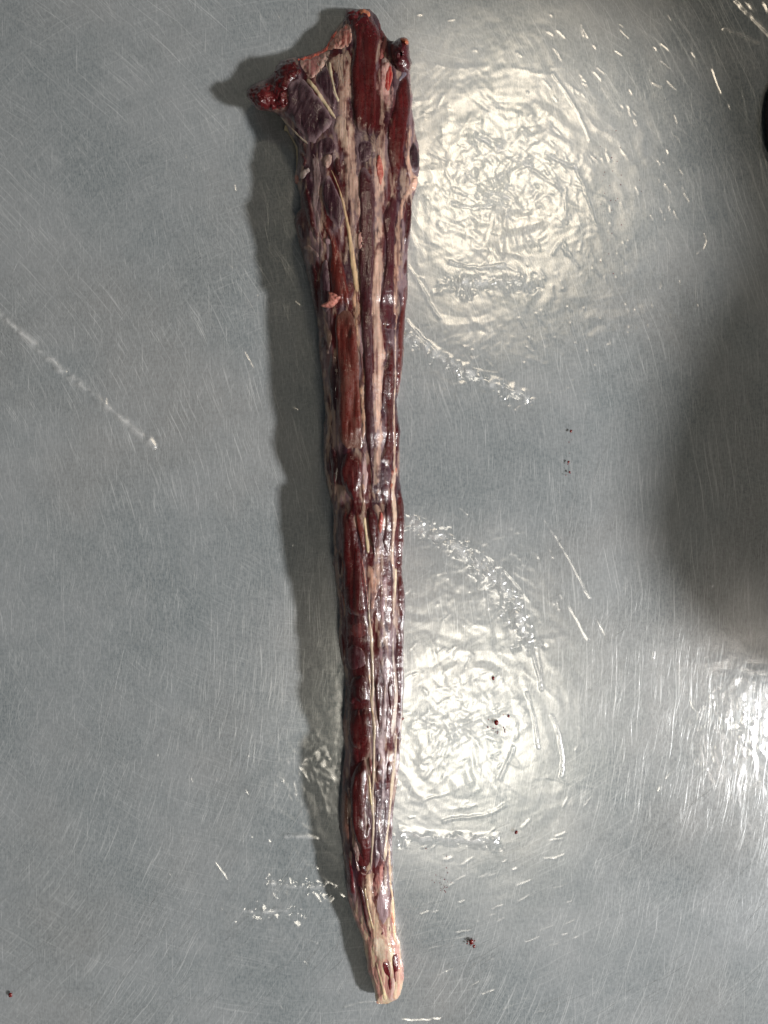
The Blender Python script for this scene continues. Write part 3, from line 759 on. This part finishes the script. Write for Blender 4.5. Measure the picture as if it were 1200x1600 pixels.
# ---- pale fat seams
fat(T(('A', [(625, 260), (640, 400), (618, 540), (640, 680), (655, 800), (660, 900), (655, 1000)]), ('B', [(560, 330), (560, 420), (590, 560), (575, 640), (560, 720)])), [16, 22, 18, 22, 20, 22, 14, 8], FAT)
fat(T(('A', [(855, 330), (838, 420)]), ), 10, c_((200, 190, 180)))
fat(T(('A', [(830, 600), (842, 700), (822, 780), (825, 950)]), ('B', [(740, 200), (745, 330), (748, 420), (735, 560), (740, 700), (735, 900), (725, 1100), (710, 1250)]), ('C', [(690, 100), (690, 200), (700, 320), (705, 400), (700, 550), (690, 700), (690, 850), (705, 1000), (690, 1150), (690, 1300)]), ('D', [(655, 120), (655, 220), (650, 330)])), [13, 14, 24, 22, 14, 17, 16, 14, 19, 20, 14, 12, 14, 14], FAT)
fat(T(('C', [(690, 260), (720, 380), (705, 480)])), [8, 16, 10], c_((212, 156, 128)), r=0.4)
fat(T(('D', [(640, 340), (670, 420), (678, 520), (665, 620), (655, 760), (650, 880), (640, 1000)])), [9, 11, 8, 8, 10, 16, 18], FAT)
fat(T(('D', [(570, 820), (600, 880), (620, 960), (605, 1050), (600, 1200), (605, 1350)])), [6, 12, 16, 12, 9, 8], c_((198, 158, 134)))
fat(T(('D', [(700, 900), (720, 1000), (690, 1120), (690, 1250)]), ('E', [(690, 200), (700, 320)])), [10, 14, 8, 8, 10], LPUR * 1.2, r=0.4)
fat(T(('E', [(690, 250), (705, 380), (735, 520), (738, 640), (720, 800), (715, 950), (690, 1060), (700, 1200), (715, 1320), (705, 1450)]), ('F', [(700, 150), (705, 330), (690, 500), (690, 650)])), [8, 9, 6, 5, 8, 9, 16, 10, 7, 6, 7, 6, 5, 4], c_((190, 178, 176)))
fat(T(('E', [(650, 860), (660, 1000), (665, 1120)])), [5, 8, 10], c_((170, 158, 164)), r=0.4)
fat(T(('B', [(300, 170), (330, 300), (320, 420), (300, 520), (330, 610), (345, 700), (350, 800), (335, 880)])), [9, 12, 11, 9, 7, 5, 6, 6], c_((176, 158, 152)))
fat(T(('B', [(205, 330), (240, 300), (262, 280)])), [8, 11, 8], WHT, r=1.0)
fat(T(('B', [(225, 800), (270, 800), (330, 860)])), [4, 9, 4], c_((178, 160, 148)), rag=2)
fat(T(('C', [(300, 150), (330, 260), (345, 330), (330, 430)])), [6, 9, 7, 3], c_((180, 160, 140)))
fat(T(('C', [(280, 470), (300, 560), (312, 700), (325, 800), (345, 890), (345, 980), (320, 1080), (322, 1200), (322, 1300)]), ('D', [(255, 100), (275, 200), (305, 320), (330, 420)])), [3, 4, 5, 6, 7, 6, 5, 6, 7, 7, 8, 7, 5], c_((196, 178, 156)), rag=1.6)
fat(T(('D', [(312, 420), (315, 560), (318, 690), (322, 850), (345, 960), (358, 1100), (370, 1250)])), [5, 4, 3, 3, 5, 4, 3], c_((186, 158, 140)), rag=1.5)
fat(T(('D', [(375, 700), (378, 900), (375, 1050), (395, 1180)])), 2.4, PINK * .8, r=0.5)
fat(T(('E', [(312, 120), (340, 340), (365, 420), (365, 560), (360, 760), (345, 900), (360, 1080), (365, 1180), (345, 1320)]), ('F', [(345, 120), (330, 350), (330, 560), (360, 700)])), [4, 5, 4, 3, 4, 5, 4, 5, 4, 3, 3, 4, 3], c_((176, 152, 142)), rag=1.5)
fat(T(('F', [(385, 180), (398, 400), (412, 560), (450, 720), (480, 830), (470, 900)])), [4, 3, 4, 4, 4, 3], c_((190, 172, 160)), r=0.5)
fat(T(('F', [(440, 750), (460, 900), (500, 985), (560, 1000), (598, 960)])), 2.6, c_((196, 170, 160)), r=0.8)
fat(T(('E', [(400, 1120), (470, 1170), (520, 1175), (575, 1130)])), 2.4, LPUR * 1.3, r=0.9)
fat(T(('F', [(590, 880), (580, 1000), (580, 1150)]), ('G', [(460, 60), (480, 200), (510, 380), (560, 520), (600, 570)])), [6, 12, 14, 14, 12, 14, 22, 26], c_((214, 190, 160)), r=0.6)
fat(T(('F', [(720, 860), (690, 980), (650, 1080), (650, 1190)])), [5, 12, 14, 9], c_((206, 150, 138)), r=0.5)
fat(T(('G', [(560, 540), (590, 620), (620, 680)])), [22, 30, 22], c_((226, 214, 188)), r=0.9)
fat(T(('G', [(260, 60), (300, 250), (360, 380), (430, 520), (470, 640), (480, 780), (520, 920), (560, 1080)])), [5, 8, 9, 10, 8, 6, 6, 8], c_((204, 154, 142)), r=0.5)
fat(T(('G', [(640, 700), (665, 800), (685, 900), (690, 1000), (660, 1080)])), [3, 3, 3, 7, 12], c_((226, 200, 190)), r=0.6)
fat(T(('G', [(745, 650), (755, 780), (760, 900), (730, 1010), (690, 1070)])), [5, 6, 9, 12, 12], c_((222, 186, 160)), r=0.6)
fat(T(('A', [(950, 760), (985, 680)]), ('B', [(940, 60), (925, 200), (950, 310), (985, 350), (960, 420), (915, 450), (880, 550), (865, 700), (862, 850), (858, 1000), (850, 1150), (848, 1260)]), ('C', [(838, 60), (824, 250)])), [6, 8, 9, 7, 14, 11, 6, 9, 9, 10, 10, 9, 8, 6], c_((206, 172, 146)), r=0.8)
ten(T(('C', [(824, 200), (820, 400), (822, 600), (812, 750), (808, 900), (816, 1050), (812, 1200), (815, 1300)]), ('D', [(775, 150), (768, 230), (778, 330), (788, 450), (770, 600), (765, 740), (778, 880), (782, 1000), (772, 1150), (778, 1290)])), [4, 3, 3, 3.5, 4, 4, 6, 7, 6, 7, 7, 4, 4, 6, 7, 6], c_((206, 180, 160)))
fat(T(('D', [(790, 60), (772, 160), (760, 215)])), [7, 8, 5], c_((206, 138, 108)), r=0.6)
ten(T(('D', [(792, 840), (788, 960), (782, 1090)])), 4, c_((220, 206, 176)))
ten(T(('E', [(812, 0), (805, 150), (805, 300), (822, 450), (832, 580), (830, 700), (818, 830), (805, 930), (790, 1050)])), [5, 4, 5, 6, 7, 7, 8, 6, 4], c_((196, 180, 168)))
ten(T(('E', [(835, 1000), (830, 1150), (812, 1350)]), ('F', [(795, 120), (785, 250), (770, 450), (750, 620), (735, 780), (725, 880)])), [4, 4, 6, 6, 5, 4, 4, 5, 6], c_((204, 186, 160)))
ten(T(('F', [(770, 690), (775, 900), (780, 1080)]), ('G', [(665, 30), (682, 150), (690, 300), (695, 430), (705, 560)])), [3, 3.5, 4, 4, 4, 5, 5, 4], c_((222, 190, 150)))
ten(T(('G', [(668, 260), (682, 330), (690, 400)])), [3, 4, 3], c_((216, 130, 90)), r=0.8)
patch('fat_strip', T(('A', [(520, 345), (580, 300), (650, 270), (668, 330), (655, 480), (640, 580), (605, 560), (585, 450), (560, 370)])), FAT * .9, 0.3, FATM, seed=71, soft=8, veil=0.7, rag=2.5)
patch('fat_strip', T(('A', [(560, 700), (600, 620), (660, 640), (690, 730), (680, 800), (640, 850), (600, 800)])), FAT * .95, 0.4, FATM, seed=72, soft=8, veil=0.7, rag=2.5)
for q, wq in [([(470, 330), (520, 420), (565, 500), (600, 580)], 2.2), ([(520, 330), (550, 420), (580, 470)], 2), ([(330, 470), (370, 445), (400, 455)], 2.5), ([(400, 600), (450, 580), (480, 590)], 2),  # leftmost strand is a gloss streak painted in pale colour, not tendon
              ([(590, 300), (600, 380), (590, 450)], 2.4), ([(600, 330), (625, 450), (620, 560)], 3)]:
    ten(T(('A', q)), [wq * .6, wq, wq * .7], c_((196, 176, 160)), r=0.7, veil=0.3)
# ---- long tendons
ten(T(('A', [(425, 440), (470, 490), (520, 570), (580, 655)])), [7, 7, 6, 5], c_((218, 198, 162)), r=1.3)
ten(T(('A', [(545, 340), (558, 430), (575, 510), (598, 560)])), [5, 4.5, 4, 5], c_((214, 198, 166)), r=1.0)
ten(T(('B', [(415, 275), (450, 350), (488, 460), (522, 610), (545, 740), (562, 880), (580, 1000), (592, 1100)])), [2.5, 3, 3.5, 5, 7, 9, 9, 10], c_((206, 176, 138)), r=1.1)
fat(T(('B', [(585, 1040), (580, 1200)]), ('C', [(535, 60), (552, 250), (572, 420), (585, 560), (575, 700), (592, 850), (590, 960), (592, 1100), (598, 1230), (590, 1330)]), ('D', [(540, 300), (540, 400)])), [10, 13, 13, 8, 8, 7, 9, 6, 4, 3, 4, 5, 7, 4], c_((210, 174, 140)), r=0.9)
ten(T(('C', [(598, 1180), (600, 1300)]), ('D', [(560, 90), (540, 280)])), [5, 8, 9, 6], c_((190, 160, 158)), r=0.5)
ten(T(('D', [(547, 440), (556, 540), (570, 640), (578, 720)])), [4, 4, 5, 5], c_((216, 196, 158)), r=1.0)
ten(T(('D', [(525, 760), (545, 880), (560, 980), (572, 1100), (576, 1180)])), [1.6, 2, 2.4, 2.4, 2], PINK, r=0.9)
ten(T(('D', [(585, 1080), (580, 1200), (595, 1300)]), ('E', [(602, 40), (606, 200), (614, 400), (618, 560), (604, 700), (622, 860), (634, 960), (626, 1120), (624, 1300), (620, 1480)]), ('F', [(612, 200), (608, 330), (622, 480), (616, 650), (604, 800), (600, 900), (580, 985)])), [4, 4, 4.5, 5, 4, 4, 6, 6, 4, 4, 4, 4, 5, 4.5, 4, 3.5, 3], c_((196, 178, 154)), r=0.9)
ten(T(('E', [(560, 200), (575, 420), (592, 600), (600, 740), (625, 850)])), [2.4, 3, 3, 3.4, 3], c_((206, 172, 130)), r=1.0)
ten(T(('E', [(575, 1380), (590, 1480)]), ('F', [(582, 120), (594, 240), (606, 360)])), [2, 3, 3.5, 3], c_((218, 198, 152)), r=1.0)
ten(T(('F', [(540, 400), (548, 470), (535, 540)])), [2.5, 4.5, 2.5], c_((186, 176, 168)), r=0.8)
ten(T(('G', [(420, 40), (440, 180), (470, 320), (500, 430)])), [3, 4, 4, 4], c_((222, 198, 156)), r=0.8)
ten(T(('G', [(528, 740), (555, 860), (590, 980), (615, 1090)])), [3, 4, 4, 6], c_((222, 204, 164)), r=0.7)
# ---- blood spots, lumps of fat, raw ends
fat(T(('A', [(865, 345), (850, 440), (855, 520), (880, 580)])), [14, 26, 26, 14], c_((206, 168, 156)), r=1.2, rag=2)
mus(T(('D', [(390, 1080), (540, 1100), (575, 1250)]), ('E', [(590, 200), (598, 700), (600, 1000), (585, 1250), (470, 1320), (400, 1250), (385, 950), (375, 500), (368, 150)])), DARK * .6 + RED * .4, 0.9, veil=0.25, soft=5)
def spot(poly, col=BLOOD, **kw):
    sd[0] += 1
    return patch('blood_spot', poly, col, 1.3, MUSC, seed=sd[0], soft=4.0, veil=0.75, rag=1.3, veilc=PINK, streak=0.3, lump=0.8, **kw)
spot(T(('A', [(880, 350), (900, 400), (890, 450), (870, 520), (848, 500), (845, 440), (860, 390)])))
spot(T(('B', [(738, 170), (760, 230), (768, 320), (755, 390), (738, 380), (718, 280), (722, 210)])), c_((166, 44, 42)))
spot(T(('D', [(672, 385), (695, 430), (690, 520), (672, 575), (655, 520), (657, 450)])), c_((150, 30, 30)))
spot(T(('C', [(535, 885), (555, 872), (566, 886), (550, 902)])), c_((190, 60, 56)))
nod(T(('B', [(398, 1095), (430, 1100), (470, 1115), (492, 1130), (470, 1165), (435, 1200), (385, 1210), (355, 1195), (362, 1175), (395, 1160), (405, 1125)])), c_((206, 136, 122)), 3.2, 1.6)
nod(T(('B', [(600, 695), (645, 695), (645, 760), (625, 820), (600, 815), (593, 750)])), c_((190, 146, 134)), 1.1, 1.0)
nod(T(('B', [(365, 190), (400, 165), (428, 185), (425, 230), (395, 275), (365, 250)])), c_((196, 164, 152)), 0.8, 1.0)
nod(T(('B', [(370, 740), (400, 730), (425, 760), (405, 785), (375, 780)])), c_((160, 130, 134)), 1.2, 0.6)
nod(T(('B', [(960, 330), (998, 340), (992, 400), (965, 430), (945, 395)])), c_((212, 170, 150)), 1.6, 1.0)
nod(T(('B', [(172, 310), (200, 320), (200, 375), (180, 380), (170, 345)])), c_((180, 120, 106)), 0.8, 1.0)
nod(T(('A', [(545, 240), (580, 190), (635, 120), (668, 150), (672, 230), (640, 270), (560, 270), (520, 290)])), c_((150, 84, 76)), 0.7, 1.4, name='torn_membrane', soft=6, veilc=c_((206, 166, 150)))
nod(T(('A', [(378, 318), (440, 316), (520, 282), (560, 275), (540, 330), (490, 400), (455, 440), (420, 420), (390, 370)])), c_((150, 96, 92)), 0.5, 1.0, name='torn_membrane', soft=7, veilc=c_((210, 180, 165)))
ten(T(('A', [(370, 330), (430, 320), (490, 295), (535, 268), (556, 215), (590, 170)])), [4, 6, 6, 5, 4, 4], c_((206, 100, 80)), r=1.2, rag=1.4, lump=1.5)
sd[0] += 1
patch('raw_meat', T(('A', [(252, 370), (350, 320), (372, 370), (400, 405), (325, 440), (310, 500), (235, 492), (242, 430)])), c_((72, 10, 14)), 2.2, MUSC, seed=61, lump=2.0, soft=1.5, veil=0.1, rag=1.5)
patch('raw_meat', T(('A', [(92, 505), (200, 452), (308, 498), (318, 560), (290, 602), (200, 604), (150, 603), (112, 560)])), c_((78, 14, 18)), 1.6, FASC, seed=62, lump=2.6, soft=1.0, veil=0.2, rag=2.5, streak=0.3, veilc=c_((140, 60, 58)), label='crumbly dark raw meat nub at the left corner')
patch('raw_meat', T(('A', [(640, 66), (690, 56), (740, 60), (770, 110), (810, 150), (825, 200), (770, 230), (700, 200), (670, 150), (650, 110)])), c_((88, 16, 22)), 2.0, MUSC, seed=63, lump=2.4, soft=1.5, veil=0.15, rag=1.5)
patch('bone_tip', T(('A', [(695, 58), (755, 58), (775, 90), (760, 105), (720, 95)])), c_((190, 120, 92)), 2.2, FATM, seed=64, lump=1.6, soft=1.5, veil=0.15, veilc=RAW)
patch('raw_meat', T(('A', [(885, 245), (980, 245), (985, 300), (990, 390), (945, 398), (905, 380), (890, 300)])), c_((70, 16, 26)), 1.4, MUSC, seed=65, lump=2.0, soft=1.5, veil=0.2, rag=1.2)
ten(T(('A', [(910, 250), (940, 275), (935, 330)])), [5, 6, 4], c_((170, 160, 166)), r=1.6)
ten(T(('A', [(955, 375), (965, 410), (930, 440)])), [6, 8, 5], c_((110, 104, 116)), r=1.0)
ten(T(('A', [(862, 180), (850, 250), (830, 320)])), [4, 7, 7], c_((150, 90, 84)), r=0.9)

def lump_mesh(name, poly, z0, z1, col, mat, amp, seed, label=None, parent=True):
    """closed rounded lump over a traced outline"""
    P = chaikin(poly, 2); c = P.mean(0)
    k = 12; n = len(P)
    V = []; Cc = []
    r = np.random.default_rng(seed)
    for sgn in (1, -1):
        for i in range(k):
            t = math.cos(i / k * math.pi / 2)
            q = c + (P - c) * t
            hz = math.sin(i / k * math.pi / 2)
            zm = z0 + 0.45 * (z1 - z0)
            z = zm + (z1 - zm) * hz if sgn > 0 else zm - (zm - z0) * hz
            z = z + amp * 0.001 * (fbm(q[:, 0] / 4, q[:, 1] / 4, seed, 3) - 0.5) * (sgn > 0)
            V.append(W(q[:, 0], q[:, 1], z))
            Cc.append(np.broadcast_to(col, (n, 3)) * (0.7 + 0.6 * fbm(q[:, 0] / 4, q[:, 1] / 4, seed + 2, 3))[:, None])
    V = np.concatenate(V); Cc = np.concatenate(Cc)
    Q = []
    for sgn in (0, 1):
        o0 = sgn * k * n
        for i in range(k - 1):
            a = o0 + i * n + np.arange(n); b = o0 + i * n + np.roll(np.arange(n), -1)
            q = np.stack([a, b, b + n, a + n], 1)
            Q.append(q if sgn == 0 else q[:, ::-1])
    me = fast_mesh(name, V, np.concatenate(Q), Cc)
    o = link(name, me, ox if parent else None, mat)
    if label: o['label'] = label
    return o
lump_mesh('raw_meat', T(('A', [(880, 240), (905, 228), (935, 206), (965, 203), (985, 225), (988, 300), (998, 350), (990, 400), (940, 410), (895, 380), (880, 310)])), 0.008, 0.034, c_((74, 18, 26)), MUSC, 4, 3)
lump_mesh('bone_tip', T(('A', [(930, 212), (960, 204), (984, 222), (982, 250), (962, 248), (945, 232)])), 0.020, 0.033, c_((178, 100, 66)), FATM, 2, 5)

# strip of hide edge that hangs out below the thick end
def hide_edge():
    a = T(('A', [(300, 690), (318, 690), (345, 730), (372, 790), (385, 850), (388, 930)]))
    b = T(('A', [(296, 722), (312, 722), (338, 768), (362, 812), (366, 880), (360, 950)]))
    a = chaikin(a, 2, False); b = chaikin(b, 2, False)
    z = np.linspace(0.016, 0.020, len(a))
    rows = [W(a[:, 0], a[:, 1], z + 0.002), W(b[:, 0], b[:, 1], z), W(b[:, 0] + .5, b[:, 1], z - 0.0016), W(a[:, 0] + 2, a[:, 1], z - 0.0016)]
    V = np.stack(rows, 0)
    q = grid_quads(4, len(a))
    col = np.broadcast_to(c_((196, 178, 140)), (V.shape[0] * V.shape[1], 3)) * (0.8 + 0.4 * rng.random((V.shape[0] * V.shape[1], 1)))
    link('hide_edge', fast_mesh('hide_edge', V.reshape(-1, 3), q, col), ox, FATM)
hide_edge()
ten(T(('A', [(272, 640), (320, 690), (380, 755), (425, 792)])), [2.5, 3, 3, 2.5], c_((196, 182, 160)), r=0.6)

# ------------------------------------------------------------------ drops and bits on the film
def drop_mat():
    m, nt = new_mat('dried_blood'); n = N(nt)
    co = n.node('ShaderNodeTexCoord').outputs['Object']
    p = n.node('ShaderNodeBsdfPrincipled')
    n.put(p.inputs['Base Color'], n.mix(n.noise(co, 900, 2), (0.06, 0.004, 0.004, 1), (0.20, 0.015, 0.012, 1)))
    p.inputs['Roughness'].default_value = 0.25
    o = n.node('ShaderNodeOutputMaterial'); n.put(o.inputs[0], p.outputs[0])
    return m
DROP = drop_mat()
def drop(px, py, rad, label, seed, group=None, name='blood_drop', mat=None):
    r = np.random.default_rng(seed); n = 14
    a = np.linspace(0, 2 * math.pi, n, endpoint=False)
    rr = rad * (0.75 + 0.5 * r.random(n)); rr = (rr + np.roll(rr, 1) + np.roll(rr, -1)) / 3
    V = []
    for t, z in ((1, 0), (0.85, .5), (0.5, 0.85), (0.12, 1)):
        V.append(np.stack([rr * t * np.cos(a) * K, rr * t * np.sin(a) * K * 1.2, np.full(n, z * rad * K * 0.5)], 1))
    V = np.concatenate(V)
    Q = np.concatenate([np.stack([i * n + np.arange(n), i * n + np.roll(np.arange(n), -1), (i + 1) * n + np.roll(np.arange(n), -1), (i + 1) * n + np.arange(n)], 1) for i in range(3)])
    o = link(name, fast_mesh(name, V, Q), None, mat or DROP)
    o.location = ((px - 600) * K, (800 - py) * K, 0.0019)
    tag(o, label, 'blood drop', group or 'blood drops on the film')
drop(775, 1128, 3.4, 'largest dark blood drop on the bright patch right of the lower tail', 1)
drop(770, 1059, 2.6, 'small round dark blood drop above the largest one on the bright patch', 2)
drop(794, 1118, 2.0, 'tiny brown blood drop just right of the largest one', 3)
drop(891, 674, 1.9, 'upper red blood drop on the plain grey area right of the tail', 4)
drop(887, 722, 1.8, 'lower red blood drop on the plain grey area right of the tail', 5)
drop(889, 738, 1.6, 'lowest tiny red drop in the grey area right of the tail', 6)
drop(806, 1299, 2.4, 'reddish brown drop below right of the bright patch', 7)
drop(736, 1470, 3.6, 'pinkish red blood smear right of the tail tip', 8)
drop(740, 1477, 2.0, 'dark dot at the lower right of the pinkish smear', 9)
drop(18, 1552, 3.0, 'red blood drop at the bottom left of the table', 10)
drop(629, 1122, 2.2, 'dark crumb clinging beside the right edge of the tail', 12)
def specks():
    r = np.random.default_rng(9); Vs = []; Qs = []; b = 0
    pts = [(r.normal(958, 18), r.normal(290, 55), r.uniform(0.35, 0.8)) for _ in range(34)] + [(r.normal(775, 7), r.normal(1135, 8), r.uniform(0.5, 1.2)) for _ in range(14)] + \
          [(r.normal(692, 10), r.normal(1370, 16), r.uniform(0.4, 0.9)) for _ in range(18)] + [(r.normal(888, 5), r.normal(715, 26), r.uniform(0.4, 0.8)) for _ in range(8)] + \
          [(r.normal(737, 4), r.normal(1472, 4), r.uniform(0.5, 1.2)) for _ in range(10)]
    for x, y, s in pts:
        c = np.array([(x - 600) * K, (800 - y) * K, 0.0019]); s *= K
        v = np.array([[-1, -1, 0], [1, -1, 0], [1, 1, 0], [-1, 1, 0], [-.5, -.5, .6], [.5, -.5, .6], [.5, .5, .6], [-.5, .5, .6]]) * s + c
        Vs.append(v); Qs.append(np.array([[4, 5, 6, 7], [0, 1, 5, 4], [1, 2, 6, 5], [2, 3, 7, 6], [3, 0, 4, 7]]) + b); b += 8
    o = link('blood_specks', fast_mesh('blood_specks', np.concatenate(Vs), np.concatenate(Qs)), None, DROP)
    tag(o, 'fine scatter of dark brown specks on the film right of the tail', 'specks', kind='stuff')
specks()

# ------------------------------------------------------------------ the photographer, mostly seen as a dark shape in the steel
def plain(name, col, rough):
    m, nt = new_mat(name); n = N(nt)
    co = n.node('ShaderNodeTexCoord').outputs['Object']
    p = n.node('ShaderNodeBsdfPrincipled')
    n.put(p.inputs['Base Color'], n.mix(n.noise(co, 60, 3), tuple(c * 0.7 for c in col) + (1,), tuple(min(1, c * 1.2) for c in col) + (1,)))
    p.inputs['Roughness'].default_value = rough
    n.put(p.inputs['Normal'], n.bump(n.noise(co, 45, 3), 0.3, 0.004))
    o = n.node('ShaderNodeOutputMaterial'); n.put(o.inputs[0], p.outputs[0])
    return m

def skinned(name, nodes, edges, mats, mat_of, parent=None, sub=2):
    me = bpy.data.meshes.new(name)
    me.from_pydata([n[0] for n in nodes], edges, [])
    o = bpy.data.objects.new(name, me); COL.objects.link(o)
    md = o.modifiers.new('skin', 'SKIN'); md.use_smooth_shade = True
    for v, n in zip(me.skin_vertices[0].data, nodes): v.radius = (n[1], n[1])
    me.skin_vertices[0].data[0].use_root = True
    s2 = o.modifiers.new('sub', 'SUBSURF'); s2.levels = s2.render_levels = sub
    dg = bpy.context.evaluated_depsgraph_get()
    m2 = bpy.data.meshes.new_from_object(o.evaluated_get(dg))
    o.modifiers.clear(); o.data = m2; bpy.data.meshes.remove(me); m2.name = name
    for m in mats: m2.materials.append(m)
    for p in m2.polygons:
        p.material_index = mat_of(p.center); p.use_smooth = True
    if parent: o.parent = parent
    return o

def person():
    nd = [((.98, .10, .02), .15), ((.90, .10, .18), .14), ((.82, .10, .32), .13), ((.77, .10, .43), .055), ((.745, .10, .50), .07), ((.725, .10, .57), .09), ((.715, .10, .635), .065)]
    ed = [(0, 1), (1, 2), (2, 3), (3, 4), (4, 5), (5, 6)]
    def add(par, *chain):
        for c, r in chain:
            nd.append((c, r)); ed.append((par, len(nd) - 1)); par = len(nd) - 1
        return par
    h1 = add(2, ((.78, -.08, .37), .068), ((.655, -.13, .295), .066), ((.55, -.185, .20), .085), ((.52, -.11, .10), .05), ((.47, -.02, .045), .032), ((.45, .02, .034), .028))
    h2 = add(2, ((.80, .27, .38), .065), ((.64, .38, .27), .055), ((.49, .46, .13), .045), ((.455, .37, .065), .036), ((.445, .29, .042), .030), ((.45, .24, .034), .028))
    for h, d in ((h1, Vector((.1, 1, -.15))), (h2, Vector((.25, -1, -.1)))):
        d.normalize(); side = d.cross(Vector((0, 0, 1))).normalized()
        b = Vector(nd[h][0])
        for k, L in ((-1.5, .055), (-.5, .068), (.5, .074), (1.5, .066)):
            a = b + side * k * .017 + d * .035
            add(h, (tuple(a), .010), (tuple(a + d * L * .5 + Vector((0, 0, .004))), .009), (tuple(a + d * L - Vector((0, 0, .006))), .007))
        sg = -1 if h == h1 else 1
        a = b + side * sg * .034 - d * .005
        add(h, (tuple(a), .011), (tuple(a + d * .03 + side * sg * .016), .010), (tuple(a + d * .055 + side * sg * .018), .008))
    for sy in (-1, 1):
        add(0, ((1.0, .10 + sy * .09, -.10), .10), ((.98, .10 + sy * .10, -.46), .065), ((1.02, .10 + sy * .10, -.84), .045), ((.90, .10 + sy * .11, -.88), .038))
    def mo(c):
        if c.z > .455 and c.x < .84: return 1 if c.x < .715 else 2
        if c.y < .30 and c.z < .075 and c.x < .45 and (c.y > .03): return 1
        return 3 if c.z < .0 and c.x > .6 else 0
    o = skinned('person', nd, ed, [plain('dark_purple_cloth', (.020, .012, .022), .9), plain('skin', (.45, .26, .19), .5), plain('dark_hair', (.012, .009, .008), .5), plain('black_trousers', (.012, .012, .014), .9)], mo)
    tag(o, 'person in a dark purple top leaning on the right edge of the table', 'person')
    for sy in (-1, 1):
        e = bmesh.new(); bmesh.ops.create_uvsphere(e, u_segments=10, v_segments=8, radius=.012)
        me = bpy.data.meshes.new('eye'); e.to_mesh(me); e.free()
        q = link('eye', me, o, plain('eye', (.03, .02, .02), .1)); q.location = (.64, .10 + sy * .032, .575)
person()

ck = lump_mesh('dark_cloth', np.array([(1196, 178), (1198, 150), (1206, 122), (1228, 96), (1290, 45), (1340, 150), (1290, 260), (1225, 262), (1203, 238), (1197, 210)], float), 0.0031, 0.011, c_((22, 16, 26)), plain('dark_cloth', (.008, .006, .010), .9), 3, 8, parent=False)
tag(ck, 'edge of a dark cloth lying on the film at the upper right edge', 'cloth')
